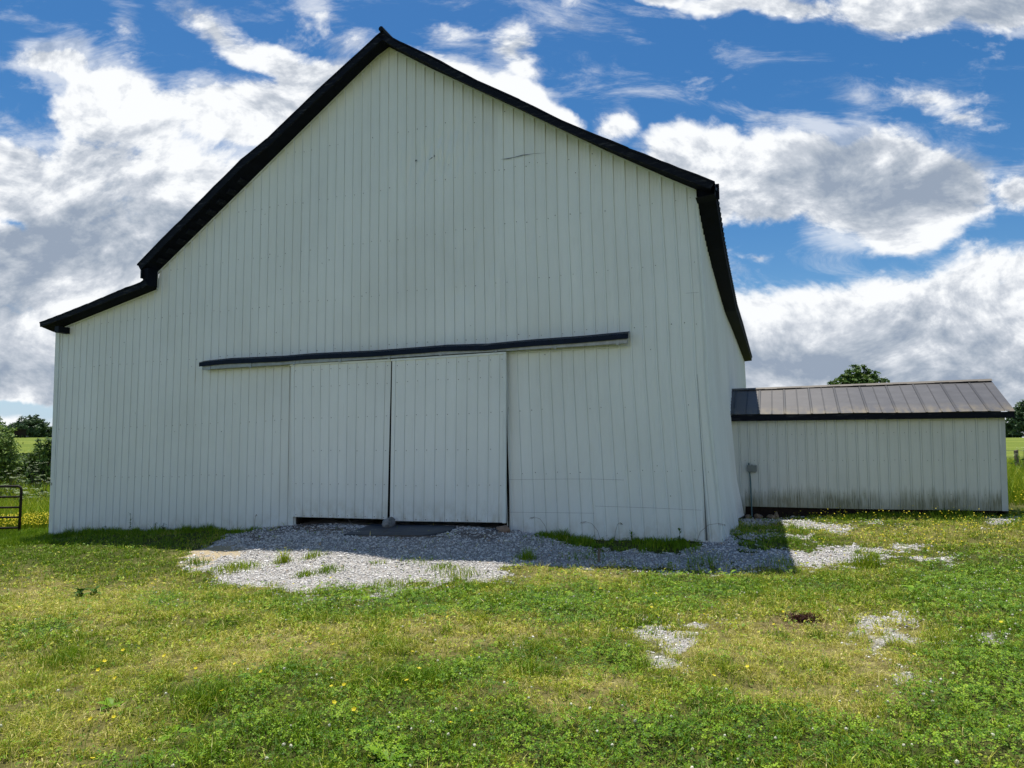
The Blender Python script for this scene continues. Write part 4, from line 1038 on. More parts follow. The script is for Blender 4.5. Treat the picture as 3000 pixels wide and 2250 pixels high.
for px_, D_, h_, w__, lb in ((12,158,3.6,2.3,'low pale tree at the left end of the far hilltop row'),(48,156,4.1,2.6,'pale bushy tree on the far hilltop'),(88,152,5.4,3.2,'tallest dark tree on the far hilltop left of the barn'),(118,155,4.2,2.4,'right tree of the far hilltop row'),(140,158,3.2,2.2,'low tree of the hilltop row touching the barn edge')):
    b_ = at_dist(px_, D_)
    tree('hilltop_tree', b_, [(0,0,h_*.55,w__*.9,w__,h_*.40),(w__*.35,0,h_*.78,w__*.5,w__*.6,h_*.24),(-w__*.45,0,h_*.62,w__*.5,w__*.6,h_*.28),(0,0,h_*.3,w__*.8,w__,h_*.25)], h_*.3, .22, 40, .26, lb, group='trees on the far hilltop', mat='leaf_far')
# hedge shrubs and near trees at the left
for px_, D_, h_, w__, lb, tb in ((-36,36,3.9,1.35,'light green leafy tree at the left picture edge above the gate',.3),(6,41,2.1,1.1,'dark shrub below the light green tree at the left',0),(60,44,1.9,1.5,'dark hedge shrub in the middle behind the gate',-.25),(95,42,2.3,1.3,'taller dark shrub left of the barn corner',-.1),(136,36,3.3,.9,'leafy shrub half hidden by the barn corner',0),(-90,38,4.6,1.8,'tall green tree left of the gate outside the hedge',.1),(-160,44,3.2,2.2,'broad shrub at the far end of the hedge',0),(40,47,1.9,2.0,'low dark shrub filling the hedge behind the others',-.25),(112,46,2.0,1.7,'low dark shrub between the taller one and the barn corner',-.2)):
    b_ = at_dist(px_, D_)
    tree('hedge_shrub', b_, [(0,0,h_*.5,w__,w__,h_*.42),(w__*.4,0,h_*.78,w__*.55,w__*.6,h_*.22),(-w__*.4,0,h_*.66,w__*.6,w__*.6,h_*.26),(0,-.3,h_*.22,w__*1.05,w__,h_*.25),(w__*.7,0,h_*.4,w__*.5,w__*.5,h_*.3)], h_*.35, .10, 520, .080, lb, 'shrub', 'shrubs along the hedge', stems=1, tb=tb, clump=.32)
# dark cattle trough / feeder on the far field
b_ = at_dist(50, 112); z_h = 1.3
hf = empty('field_feeder', tuple(b_), 'dark open-topped cattle feeder on the distant field', 'feeder')
m = MB(); m.box(b_+np.array([-1.0,-.6,.35]), (2.0,0,0), (0,1.2,0), (0,0,.9)); m.box(b_+np.array([-1.15,-.7,1.25]), (2.3,0,0), (0,1.4,0), (0,0,.12)); m.build('trough', M['beam'], hf)
for sx_ in (-.95, .85):
    for sy_ in (-.55, .45): m = MB(); m.box(b_+np.array([sx_, sy_, -.2]), (.12,0,0), (0,.12,0), (0,0,.55)); m.build('leg', M['beam'], hf)
# wire fence, right background
fr = None
posts = []
for k, (px_, D_) in enumerate(((2976, 34), (3090, 33), (3230, 32), (2700, 38), (2860, 36))):
    b_ = at_dist(px_, D_); posts.append((px_, b_))
    fp = empty('fence_post', tuple(b_), ['dark leaning fence post just right of the shed', 'fence post outside the right edge', 'second fence post outside the right edge', 'fence post hidden far behind the shed', 'fence post behind the shed end'][k], 'fence post', 'posts of the field fence')
    m = MB(); m.boxp([b_+np.array(q_) for q_ in [(-.07,-.07,-.2),(.07,-.07,-.2),(.07,.07,-.2),(-.07,.07,-.2),(-.10,-.06,1.25),(.03,-.06,1.28),(.03,.06,1.28),(-.10,.06,1.25)]]); m.build('post', M['oldwood'], fp)
    m = MB(); m.boxp([b_+np.array(q_) for q_ in [(-.06,-.085,.88),(.01,-.085,.88),(.01,-.068,.88),(-.06,-.068,.88),(-.06,-.085,.92),(.01,-.085,.92),(.01,-.068,.92),(-.06,-.068,.92)]]); m.build('staple', M['wire'], fp)
posts.sort()
for hh, lb in ((1.5, 'top wire of the field fence'), (1.12, 'upper middle wire of the field fence'), (.75, 'lower middle wire of the field fence')):
    m = MB(); m.tube([p_+np.array([0, -.09, hh*.82]) for _, p_ in posts], .008, 5); o = m.build('fence_wire', M['wire'], origin=tuple(posts[0][1])); tag(o, lb, 'wire', 'wires of the field fence')

# ------------------------------------------------------------------ grass, clover, gravel
def view_ok(px, m_=260): return (px > -m_) & (px < 3000+m_)
def scatter(n, y0, y1, mg=480):
    """points in the view wedge, uniform per area, from depth y0 to y1"""
    y = np.sqrt(rng.random(n)*(y1**2-y0**2)+y0**2); px = rng.uniform(-mg, 3000+mg, n); x = (px-1500)/FPX*y
    return x, y
def blades(x, y, h, wdt, bend, tint, zbase=None):
    n = len(x); z = zt(x, y)-.006 if zbase is None else zbase
    a = rng.uniform(0, 2*math.pi, n); dx, dy_ = np.cos(a), np.sin(a); ba = rng.uniform(0, 2*math.pi, n); lx, ly = np.cos(ba)*bend*h, np.sin(ba)*bend*h
    hw = wdt/2
    P = lambda f, k, sgn: np.stack([x+lx*k+dx*hw*f*sgn, y+ly*k+dy_*hw*f*sgn, z+h*(1-(1-math.sqrt(max(0, 1-0)))*0)*0+0*x], -1)
    v0 = np.stack([x-dx*hw, y-dy_*hw, z], -1); v1 = np.stack([x+dx*hw, y+dy_*hw, z], -1)
    zm = z+h*.55; v2 = np.stack([x+lx*.3+dx*hw*.8, y+ly*.3+dy_*hw*.8, zm], -1); v3 = np.stack([x+lx*.3-dx*hw*.8, y+ly*.3-dy_*hw*.8, zm], -1)
    v4 = np.stack([x+lx, y+ly, z+h*np.sqrt(np.clip(1-bend**2*.6, .15, 1))], -1)
    V = np.stack([v0, v1, v2, v3, v4], 1).reshape(-1, 3); b = np.arange(n)*5
    idx = np.concatenate([np.stack([b, b+1, b+2, b+3], 1), np.stack([b+3, b+2, b+4], 1)], 1).ravel()
    sizes = np.tile([4, 3], n); return V, sizes, idx, np.repeat(tint, 5)
def join(parts):
    V = []; S = []; I = []; A = []; k = 0
    for v_, s_, i_, a_ in parts: V.append(v_); S.append(s_); I.append(i_+k); A.append(a_); k += len(v_)
    return np.concatenate(V), np.concatenate(S), np.concatenate(I), np.concatenate(A)
def veg(name, parts, mat, label, cat, kind='stuff', group=None, origin=(0, 0, 0)):
    V, S, I, A = join(parts); o = np_mesh(name, V, S, I, M[mat], None, dict(tint=A), origin=origin); return tag(o, label, cat, group, kind)
parts = []; parts_t = []
for (n, y0, y1, w0) in ((260000, 2.6, 6.0, .0042), (270000, 6.0, 10.0, .007), (225000, 10.0, 16.5, .010)):
    x, y = scatter(n, y0, y1); z_ = zones(x, y)
    r = rng.random(n)
    keep = ~z_['inside'] & (r > z_['gravel']*.985) & (rng.random(n) > z_['dirt']*.75) & (rng.random(n) > z_['sand']*.97)
    cl = z_['clover']; keep &= (rng.random(n) > cl*.62)
    Q = np.stack([x-F0[0], y-F0[1]], -1); so = Q @ E[:2]; oo = Q @ N[:2]
    keep &= ~((so < -16.3) & (oo < -.6))
    x, y = x[keep], y[keep]; dr = z_['dry'][keep]; lu = z_['lush'][keep]; cl = cl[keep]; nk = len(x)
    tuft = np.clip((fbm(x, y, 3.2, 3, 71)-.52)*5, 0, 1); cf = fbm(x, y, 10, 2, 73)
    kk = rng.random(nk) < np.clip((cf-.30)*3.2, .12, 1); x, y, dr, lu, cl, tuft, cf = [q_[kk] for q_ in (x, y, dr, lu, cl, tuft, cf)]; nk = len(x)
    h = rng.gamma(5, .0095, nk)*(1+.9*tuft)*(1-.30*dr)*(.45+1.0*cf); h = np.clip(h, .015, .16)
    bend = np.clip(rng.normal(.65, .3, nk)+.2*dr, .1, 1.15)
    tint = np.clip(rng.normal(.36, .16, nk)+dr*.42-cl*.12-.15*tuft+(fbm(x, y, 6, 2, 75)-.5)*.7, 0, 1)
    straw = rng.random(nk) < (.06+.16*dr); tint = np.where(straw, rng.uniform(.75, 1, nk), tint); tint = np.where(lu > .5, np.clip(rng.normal(.2, .1, nk), 0, 1), tint)
    parts.append(blades(x, y, h, w0*rng.uniform(.6, 1.3, nk), bend, tint))
    # longer tangled blades
    nt = int(nk*.05); k = rng.integers(0, nk, nt); k = k[(rng.random(len(k)) < .35+tuft[k])]
    parts.append(blades(x[k]+rng.normal(0, .01, len(k)), y[k]+rng.normal(0, .01, len(k)), rng.uniform(.09, .17, len(k)), w0*.9*np.ones(len(k)), rng.uniform(.5, 1.1, len(k)), np.clip(rng.normal(.25, .2, len(k)), 0, 1)))
    # flattened straw litter
    nl = int(nk*.10); k = rng.integers(0, nk, nl); k = k[rng.random(nl) < .15+dr[k]]
    hl = rng.uniform(.04, .11, len(k)); V_, S_, I_, A_ = blades(x[k], y[k], hl, w0*.6*np.ones(len(k)), np.full(len(k), 1.25), rng.uniform(.75, 1, len(k)), zbase=zt(x[k], y[k])+rng.uniform(-.02, .02, len(k))); parts.append((V_, S_, I_, A_))
    # small broad leaves (plantain, dandelion, buttercup foliage) among the blades
    nb_ = int(nk*.10); k = rng.integers(0, nk, nb_); xb, yb = x[k]+rng.normal(0, .01, nb_), y[k]+rng.normal(0, .01, nb_)
    nrm = rand_dirs(nb_)*.6+np.array([0, -.15, 1.0]); nrm /= np.linalg.norm(nrm, axis=1, keepdims=True)
    parts.append(leaves(np.stack([xb, yb, zt(xb, yb)+rng.uniform(.008, .05, nb_)], -1), nrm, w0*rng.uniform(1.6, 3.8, nb_), np.clip(rng.normal(.28, .18, nb_)+.25*dr[k], 0, 1), .5))
    # thin pale seed stalks
    ns = int(nk*.035); k = rng.integers(0, nk, ns); k = k[rng.random(ns) < .25+dr[k]]
    parts.append(blades(x[k], y[k], rng.uniform(.08, .20, len(k)), w0*.42*np.ones(len(k)), rng.uniform(.1, .6, len(k)), rng.uniform(.6, 1, len(k))))
veg('grass', parts, 'blade', 'short mixed green and straw-dry grass of the barnyard', 'grass')
# clover
cp = []
for (n, y0, y1, ls) in ((52000, 2.6, 5.5, .0085), (63000, 5.5, 10.5, .012), (25000, 10.5, 15, .017)):
    x, y = scatter(n, y0, y1); z_ = zones(x, y); cl = z_['clover']
    keep = ~z_['inside'] & (z_['gravel'] < .3) & (rng.random(n) < cl*.95+.03); keep &= (z_['lush'] < .4) | (rng.random(n) < .2)
    x, y = x[keep], y[keep]; nk = len(x); zb = zt(x, y); hh = rng.uniform(.015, .08, nk)*(.3+1.5*fbm(x, y, 4, 3, 81)); 
    tilt = rand_dirs(nk)*.55+np.array([0, -.1, 1.0]); tilt /= np.linalg.norm(tilt, axis=1, keepdims=True)
    a0 = rng.uniform(0, 6.28, nk); s = ls*rng.uniform(.65, 1.3, nk); ti = np.clip(rng.normal(.45, .28, nk)+(fbm(x, y, 6, 2, 83)-.5)*.9, 0, 1)
    ax = np.cross(tilt, np.array([1., .3, 0])); ax /= np.linalg.norm(ax, axis=1, keepdims=True); ay = np.cross(tilt, ax); c0 = np.stack([x, y, zb+hh], -1)
    for k in range(3):
        a = a0+k*2.094; d = ax*np.cos(a)[:, None]+ay*np.sin(a)[:, None]; e_ = np.cross(tilt, d); S_ = s[:, None]
        vs = [c0+d*S_*.1, c0+d*S_*.95+e_*S_*.62+tilt*S_*.18, c0+d*S_*1.55+e_*S_*.45, c0+d*S_*1.42, c0+d*S_*1.55-e_*S_*.45, c0+d*S_*.95-e_*S_*.62+tilt*S_*.18]
        V = np.stack(vs, 1).reshape(-1, 3); cp.append((V, np.full(nk, 6), np.arange(6*nk), np.repeat(np.clip(ti+rng.normal(0, .08, nk), 0, 1), 6)))
veg('clover', cp, 'clover', 'dark green clover leaves spreading through the turf', 'clover')
# flower heads
def ball(P, r, tint, sq=1.0):
    t_ = (1+5**.5)/2; iv = np.array([(-1,t_,0),(1,t_,0),(-1,-t_,0),(1,-t_,0),(0,-1,t_),(0,1,t_),(0,-1,-t_),(0,1,-t_),(t_,0,-1),(t_,0,1),(-t_,0,-1),(-t_,0,1)]); iv = iv/np.linalg.norm(iv[0])
    fc = np.array([(0,11,5),(0,5,1),(0,1,7),(0,7,10),(0,10,11),(1,5,9),(5,11,4),(11,10,2),(10,7,6),(7,1,8),(3,9,4),(3,4,2),(3,2,6),(3,6,8),(3,8,9),(4,9,5),(2,4,11),(6,2,10),(8,6,7),(9,8,1)])
    n = len(P); jit = rng.uniform(.75, 1.25, (n, 12, 1)); sc3 = np.ones((n, 1, 3))*r[:, None, None]; 
    if hasattr(sq, '__len__'): sc3 = sc3*sq[:, None, :]
    ra = rng.uniform(0, 6.28, n); ca, sa = np.cos(ra), np.sin(ra); V = iv[None]*jit*sc3
    Vx = V[..., 0]*ca[:, None]-V[..., 1]*sa[:, None]; Vy = V[..., 0]*sa[:, None]+V[..., 1]*ca[:, None]
    V = np.stack([Vx, Vy, V[..., 2]], -1)+P[:, None]
    I = (fc[None]+np.arange(n)[:, None, None]*12).ravel(); return V.reshape(-1, 3), np.full(20*n, 3), I, np.repeat(tint, 12)
x, y = scatter(7000, 2.8, 13); z_ = zones(x, y); k = (~z_['inside']) & (z_['gravel'] < .3) & (rng.random(7000) < z_['clover']*.26+.03) & (z_['lush'] < .3); x, y = x[k], y[k]
P = np.stack([x, y, zt(x, y)+rng.uniform(.05, .10, len(x))], -1)
veg('clover_flowers', [ball(P, rng.uniform(.006, .0105, len(x)), rng.random(len(x))), blades(x, y, P[:, 2]-zt(x, y), np.full(len(x), .002), np.full(len(x), .05), np.zeros(len(x)))], 'white', 'small round white clover heads dotted over the turf', 'flowers')
def cups(x, y, h, r):
    n = len(x); c = np.stack([x, y, zt(x, y)+h], -1); t_ = rand_dirs(n)*.5+np.array([0, -.15, 1]); t_ /= np.linalg.norm(t_, axis=1, keepdims=True)
    ax = np.cross(t_, [1., 0, 0]); ax /= np.linalg.norm(ax, axis=1, keepdims=True); ay = np.cross(t_, ax); vs = [c]
    for k in range(10):
        rr = r*(1 if k % 2 == 0 else .72); vs.append(c+(ax*math.cos(k*.6283)+ay*math.sin(k*.6283))*rr[:, None]+t_*rr[:, None]*.45)
    V = np.stack(vs, 1).reshape(-1, 3); b = np.arange(n)*11
    I = np.concatenate([np.stack([b, b+1+k, b+1+(k+1) % 10], 1) for k in range(10)], 1).ravel(); return V, np.full(10*n, 3), I, np.repeat(rng.random(n), 11)
BUT = [(2700,1590,330,40,1),(2950,1580,200,60,1),(2500,1640,250,20,.5),(2050,1655,120,14,.7),(2300,1650,100,14,.6),(1900,2010,520,60,.42),(2150,2080,200,40,.3),(620,1960,420,60,.28),(650,2060,200,50,.35),(200,2200,160,60,.35),(2600,1520,300,14,.8),(2230,1515,140,8,.5),(1450,1990,250,60,.25),(2650,1870,200,40,.2),(1700,2230,200,30,.25)]
x, y = scatter(15000, 2.8, 19); z_ = zones(x, y); bw = ell(z_['px'], z_['py'], BUT)
k = (~z_['inside']) & (z_['gravel'] < .5) & (rng.random(15000) < bw*.9*np.clip(y/14, .2, 1)**1.2+.02) ; k &= ~((z_['py'] < 1640) & (z_['px'] < 2040)); x, y = x[k], y[k]
h_ = np.where(y > 9, rng.uniform(.08, .26, len(x)), rng.uniform(.05, .13, len(x)))
veg('buttercups', [cups(x, y, h_, rng.uniform(.012, .017, len(x)))], 'yellow', 'small yellow buttercups scattered over the yard', 'flowers')
veg('buttercup_stems', [blades(x, y, h_, np.full(len(x), .003), np.full(len(x), .06), np.full(len(x), .3))]+[blades(x+rng.normal(0, .03, len(x)), y+rng.normal(0, .03, len(x)), h_*rng.uniform(.4, .9, len(x)), np.full(len(x), .006), rng.uniform(.2, .7, len(x)), rng.uniform(.1, .5, len(x))) for _ in range(3)], 'blade', 'thin green stems and leaves under the yellow buttercups', 'grass')

# gravel stones
gx = []
x, y = scatter(240000, 3.2, 18, 60); z_ = zones(x, y)
k = ~z_['inside'] & (rng.random(len(x)) < z_['gravel']*.97); k &= (z_['sand'] < .5) | (rng.random(len(x)) < .12)
k &= (rng.random(len(x)) > z_['dirt']*.9)
x, y = x[k], y[k]; n = len(x); r = rng.gamma(7, .0014, n)*np.clip(y/10, .75, 1.25)
P = np.stack([x, y, zt(x, y)+r*.35], -1)
lump = .5+.0*x
V, S, I, A = ball(P, r, np.clip(rng.normal(.5, .27, n), 0, .95)*(rng.random(n) > .0), np.stack([rng.uniform(.8, 1.35, n), rng.uniform(.7, 1.1, n), rng.uniform(.5, .85, n)], -1))
A = np.where(np.repeat(rng.random(n) < .03, 12), 1.0, A)
print('stones', n)
o = np_mesh('gravel', V, S, I, M['stone'], None, dict(tint=A)); tag(o, 'crushed pale limestone gravel spread before the doors', 'gravel', None, 'stuff')

# weeds, tufts -----------------------------------------------------
def tuft(px, py, n, r, h0, h1, wd, label, tint=.35, group='grass tufts on the gravel', name='grass_tuft', cat='grass tuft', flowers=0, spread=.5, mat='blade'):
    g_ = G(px, py); x = g_[0]+rng.normal(0, r, n); y = g_[1]+rng.normal(0, r*.8, n)
    h = rng.uniform(h0, h1, n); rad = np.hypot(x-g_[0], y-g_[1])/r
    V, S, I, A = blades(x, y, h*np.clip(1.15-.3*rad, .3, 1.2), wd*rng.uniform(.7, 1.3, n), rng.uniform(.15, spread+.35, n), np.clip(rng.normal(tint, .12, n), 0, 1))
    root = empty(name, tuple(g_), label, cat, group)
    tag(np_mesh('blades', V, S, I, M[mat], root, dict(tint=A), origin=tuple(g_)), kind='stuff')
    if flowers:
        k = rng.integers(0, n, flowers); V, S, I, A = cups(x[k], y[k], h[k]*.95+.03, np.full(flowers, .013)); np_mesh('flowers', V, S, I, M['yellow'], root, dict(tint=A), origin=tuple(g_))
    return root
TF = [(828,1650,150,.07,.10,.30,'upright tuft with tiny flowers on the gravel below the sandy patch',5),(918,1635,140,.11,.06,.18,'low tuft at the shadow edge of the gravel',3),
 (690,1668,420,.22,.08,.20,'long low row of grass at the left of the gravel',0),(892,1688,130,.10,.06,.16,'small spiky tuft in the middle of the bright gravel',0),
 (960,1676,180,.12,.07,.17,'round tuft right of the small spiky one',0),(1110,1652,50,.07,.05,.12,'tiny tuft on the gravel below the mat',0),
 (1225,1650,110,.22,.04,.12,'thin yellowish tuft in the gravel below the mat corner',3),(1298,1668,170,.14,.06,.17,'bushy green tuft near the right part of the gravel',0),
 (1350,1690,150,.18,.05,.22,'loose weedy tuft at the lower gravel edge',2),(1545,1642,140,.08,.10,.28,'tall leafy weed tuft at the right end of the bright gravel',1),
 (578,1655,170,.12,.06,.20,'tuft at the left tip of the gravel',0),(2540,1665,260,.14,.12,.38,'tall spiky grass clump in front of the shed',0),(1720,1640,160,.25,.05,.16,'low grass left of the wooden stake',0),
 (1150,1722,200,.2,.06,.17,'tuft at the lowest edge of the gravel',0),(2060,1650,140,.2,.08,.22,'flowering tuft at the gravel in front of the barn corner',10),(2290,1652,120,.2,.06,.2,'flowering tuft at the shadow corner',8),
 (185,1955,420,.16,.08,.20,'deep green tuft in the dry turf at far left',0),(850,1975,260,.12,.06,.16,'dark tuft in the middle of the dry turf',0),(590,2070,300,.16,.08,.2,'coarse tuft left of the dandelion leaves',0),(1250,2010,320,.15,.08,.2,'leafy coarse tuft in the central turf',0),
 (1560,1985,240,.12,.08,.18,'tuft below the small gravel patch',0),(2400,1875,150,.07,.05,.14,'small bright tuft beside the brown patch',0),(2280,1875,130,.07,.05,.14,'green tuft below the brown patch',0),(880,2180,420,.22,.08,.20,'wide coarse tuft near the bottom edge',0)]
for px_, py_, n_, r_, a_, b_, lb, fl in TF:
    far_ = py_ < 1760
    tuft(px_, py_, n_, r_, a_, b_, .009 if far_ else .005, lb, rng.uniform(.22, .45) if far_ else .2, 'grass tufts standing in gravel and turf', flowers=fl)
# grass against the barn foot (in shade)
wx_ = []
for (xa, xb, n_, h0, h1, yb) in ((160, 760, 5200, .03, .14, .18), (1560, 2060, 3600, .04, .15, .35), (2180, 2950, 1500, .03, .13, 0)):
    s_a, s_b = (Wp(xa, 1560)[0], Wp(xb, 1560)[0]) if yb else (2.3, 5.6)
    s = rng.uniform(s_a, s_b, n_); o_ = np.abs(rng.normal(.05, .12+yb*.3, n_))+.03+(0 if yb else SO)
    Pq = F0[None]+E[None]*s[:, None]+N[None]*o_[:, None]; hn = fbm(s, o_, 2.5, 3, 91); k = (hn > .36)
    Pq = Pq[k]; n_ = len(Pq); wx_.append(blades(Pq[:, 0], Pq[:, 1], rng.uniform(h0, h1, n_)*(hn[k]*2)**1.5, np.full(n_, .010), rng.uniform(.1, .7, n_), np.clip(rng.normal(.2, .12, n_), 0, 1)))
veg('wall_grass', wx_, 'blade', 'taller grass growing along the foot of the barn and shed walls', 'grass')
# broad-leaved weeds
def weed(px, py, n, size, h, label, mat='clover', name='leafy_weed', group='broad-leaved weeds', tint=.6, on=None, up=.8):
    g_ = G(px, py) if on is None else on; root = empty(name, tuple(g_), label, 'weed', group); Vs = []; k0 = 0
    V = []; S = []; I = []; A = []
    for k in range(n):
        a = k*2.4+rng.uniform(-.3, .3); L = size*rng.uniform(.6, 1.1); el = rng.uniform(.15, up); d = np.array([math.cos(a)*math.cos(el), math.sin(a)*math.cos(el), math.sin(el)])
        st = g_+np.array([0, 0, h*rng.random()]); sd = np.cross(d, [0, 0, 1.]); sd /= np.linalg.norm(sd)
        b = len(V); prof_ = [(0, .06), (.25, .75), (.5, 1), (.75, .8), (1.0, .05)]
        for f, w_ in prof_:
            c = st+d*L*f-np.array([0, 0, .35*L*f*f]); wv_ = L*.17*w_*(1+.2*math.sin(f*17))
            V += [c-sd*wv_+np.array([0, 0, .2*wv_]), c, c+sd*wv_+np.array([0, 0, .2*wv_])]
        for q_ in range(4):
            for e_ in range(2): I += [b+q_*3+e_, b+q_*3+e_+1, b+q_*3+e_+4, b+q_*3+e_+3]; S.append(4)
        A += [min(1, max(0, rng.normal(tint, .15)))]*15
    np_mesh('leaves', np.array(V), S, I, M[mat], root, dict(tint=np.array(A)), origin=tuple(g_))
    if h > .08:
        m = MB(); m.tube([g_, g_+np.array([.01, 0, h*1.05])], [.005, .003], 5); m.build('stem', M['bark'], root)
    return root
for a_ in ((515,2150,9,.17,0,'large pale dock leaves low in the turf near the bottom'),(1150,2180,9,.15,0,'dock rosette in clover left of the bottom centre'),(1140,2230,6,.18,0,'pale yellowish dock leaves at the bottom edge'),(740,1990,10,.14,0,'pale rosette in the middle left turf'),
           (330,2075,7,.13,0,'bright green leaves above the left bottom flowers'),(1590,1765,10,.16,.05,'pale broad leaves above the clover'),(1080,1760,8,.15,.05,'pale leaves under the gravel edge'),(2140,1700,12,.18,.1,'broad weed in front of the shed gravel'),(2680,1745,10,.18,.1,'broad weed in the right turf')):
    weed(*a_)
# dark leafy plant and dead brown clump
for a_ in ((235,1755,26,.17,.12,'low dark leafy plant in the dry turf at left'),(275,1752,20,.15,.10,'second dark leafy plant right beside the first in dry turf'),):
    weed(*a_, tint=.05, up=1.2)
for k, (px_, n_, h_) in enumerate(((380, 16, .42), (455, 10, .22), (478, 14, .2), (310, 8, .16), (1990, 16, .22), (1850, 12, .16))):
    s_, _z = Wp(px_, 1556, .12); p_ = B(s_, 0, .12); p_[2] = float(zt(*p_[:2]))
    weed(0, 0, n_, .10, h_, ['tall thistle-like weed against the left barn wall', 'small weed right of the tall one at the barn wall', 'leafy weed nearest the doors on the left barn wall', 'low weed left of the tall one at the barn wall', 'dark leafy weed at the foot of the right barn corner', 'leafy weed at the right barn wall'][k], group='weeds against the barn wall', on=p_, tint=.15, up=1.3)
g_ = G(2352, 1822); n_ = 900
d_ = rand_dirs(n_); P = g_+d_*np.array([.22, .13, .08])*rng.random((n_, 1))**.8*(.6+.8*fbm(d_[:, 0]*3, d_[:, 1]*3, 1, 2, 4))[:, None]; P[:, 2] = np.abs(P[:, 2]-g_[2])+g_[2]
V, S, I, A = leaves(P, rand_dirs(n_), np.full(n_, .022), rng.random(n_), .25); o = np_mesh('dead_plant', V, S, I, M['darkplant'], None, dict(tint=A), origin=tuple(g_)); tag(o, 'dead dark reddish-brown plant clump on bare dirt', 'dead plant')
# long bending grass stalks at the right wall
for px_, py_, dxp, lb in ((1605,1575,-.28,'drooping seed stalk left at the barn wall beside the doors'),(1760,1583,-.30,'drooping seed stalk in the middle of the right wall'),(1800,1583,.12,'short seed stalk right of the middle one'),(2040,1590,.40,'long drooping seed stalk leaning over the corner panel'),(745,1550,.05,'thin stalk at the left wall near the doors')):
    s_, _z = Wp(px_, py_, .1); g_ = B(s_, 0, .1); g_[2] = float(zt(*g_[:2])); m = MB()
    pts = [g_+E*dxp*f**1.6*1.2+np.array([0, 0, .34*math.sin(min(f*1.9, 1.9))]) for f in (0, .3, .6, .85, 1.0)]
    m.tube(pts, [.004, .003, .003, .002, .002], 5)
    for q_ in range(8): c = pts[-1]+(pts[-2]-pts[-1])*q_/7; m.tube([c, c+np.array([.02*(q_ % 2*2-1), 0, -.03])], [.003, .001], 4)
    o = m.build('seed_stalk', M['oldwood'], origin=tuple(g_)); tag(o, lb, 'grass stalk', 'seed stalks along the barn wall')

# ------------------------------------------------------------------ meadow at the left and right behind
def meadow(name, pxr, Dr, n, h0, h1, wd, tint, lab):
    px = rng.uniform(*pxr, n); D = np.sqrt(rng.uniform(Dr[0]**2, Dr[1]**2, n)); x = (px-1500)/FPX*D; y = D
    Q = np.stack([x-F0[0], y-F0[1]], -1); s = Q @ E[:2]; o = Q @ N[:2]
    k = ~((s > -16.45) & (s < 5.8) & (o < 0) & (o > -18.2)); x, y = x[k], y[k]; nk = len(x); hn = fbm(x, y, .8, 3, 95)
    return blades(x, y, rng.uniform(h0, h1, nk)*(.5+hn), wd*rng.uniform(.7, 1.3, nk)*y/20, rng.uniform(.1, .6, nk), np.clip(rng.normal(tint, .13, nk)+.3*(hn-.5), 0, 1))
veg('meadow_grass', [meadow('', (-250, 190), (19.5, 46), 42000, .35, .95, .02, .38, ''), meadow('', (2900, 3250), (17.5, 42), 26000, .25, .8, .018, .38, ''), meadow('', (-250, 170), (15.5, 19.5), 16000, .05, .18, .010, .22, '')],
    'blade', 'tall unmown meadow grass behind the gate and beyond the shed', 'grass')
px = rng.uniform(-200, 170, 5200); D = rng.uniform(18.9, 23.8, 5200); x = (px-1500)/FPX*D
k = (fbm(x, D, 1.2, 2, 12) > .38); x = x[k]; D = D[k]
P1 = cups(x, D, rng.uniform(.2, .5, len(x)), rng.uniform(.014, .022, len(x)))
veg('meadow_buttercups', [P1], 'yellow', 'dense patch of yellow buttercups between gate and barn', 'flowers')
px = rng.uniform(2950, 3250, 700); D = rng.uniform(16.5, 24, 700); x = (px-1500)/FPX*D
veg('meadow_buttercups', [cups(x, D, rng.uniform(.15, .4, 700), rng.uniform(.012, .02, 700))], 'yellow', 'yellow buttercups in tall grass beyond the shed corner', 'flowers')
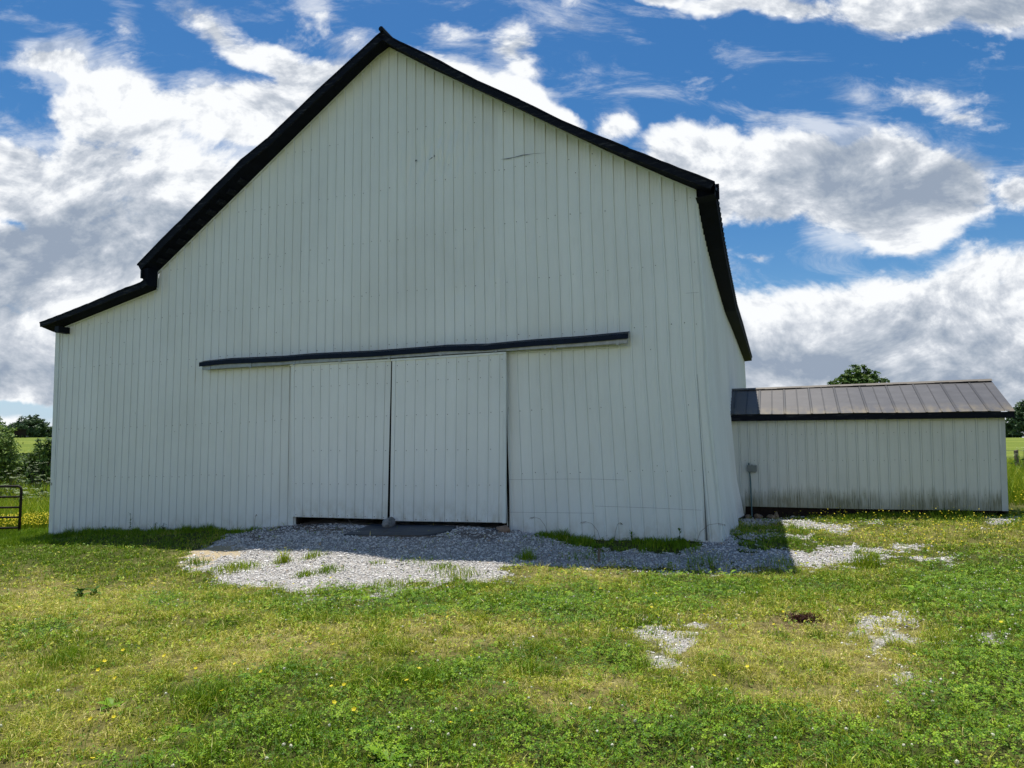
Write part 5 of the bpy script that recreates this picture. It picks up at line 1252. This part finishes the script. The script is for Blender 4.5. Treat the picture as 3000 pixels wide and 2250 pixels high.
# umbels (cow parsley)
for k, (px_, D_, h_, n_) in enumerate(((12,27,1.25,9),(35,30,1.75,10),(50,26,1.2,9),(92,25,1.05,12),(112,31,2.0,12),(130,29,1.5,10),(140,26,1.1,8),(-40,27,1.3,9),(72,28,1.1,8),(2992,28,1.5,8),(3040,27,1.2,8),(60,32,1.3,8))):
    g_ = at_dist(px_, D_); root = empty('cow_parsley', tuple(g_), '', '', '')
    for key in ('label', 'category', 'group'):
        if key in root: del root[key]
    tag(root, ['short cow parsley at the left edge behind the gate', 'tall cow parsley against the dark hedge above the gate', 'cow parsley just above the gate top corner', 'wide cow parsley midway between gate and barn', 'tallest cow parsley left of the barn corner', 'tall cow parsley close to the barn corner', 'low cow parsley touching the barn edge', 'cow parsley outside the left edge', 'low cow parsley behind the gate corner', 'white flowering weed right of the fence post', 'white flowering weed outside the right edge', 'cow parsley deepest in the meadow'][k], 'cow parsley', 'cow parsley in the meadow')
    m = MB(); heads = []
    for q_ in range(n_):
        a = rng.uniform(0, 6.28); r_ = rng.uniform(.05, .38); top_ = g_+np.array([math.cos(a)*r_, math.sin(a)*r_, h_*rng.uniform(.75, 1.0)]); m.tube([g_, (g_+top_)/2+np.array([0, 0, .1*h_]), top_], [.010, .007, .004], 4)
        hp = rng.normal(size=(13, 3))*np.array([.045, .045, .010]); heads.append(top_+hp)
    m.build('stem', M['conduit'] if False else M['bark'], root)
    P = np.concatenate(heads); V, S, I, A = leaves(P, np.tile([0, -.3, 1.], (len(P), 1))/np.linalg.norm([0, -.3, 1.]), np.full(len(P), .017), rng.random(len(P)), .9)
    tag(np_mesh('flower_heads', V, S, I, M['umbel'], root, dict(tint=A), origin=tuple(g_)), kind='stuff')
    lp = g_+np.stack([rng.normal(0, .22, 60), rng.normal(0, .22, 60), rng.uniform(.1, .75, 60)*h_], -1); V, S, I, A = leaves(lp, rand_dirs(60), np.full(60, .09), rng.random(60), .4); np_mesh('leaves', V, S, I, M['leaf'], root, dict(tint=A), origin=tuple(g_))
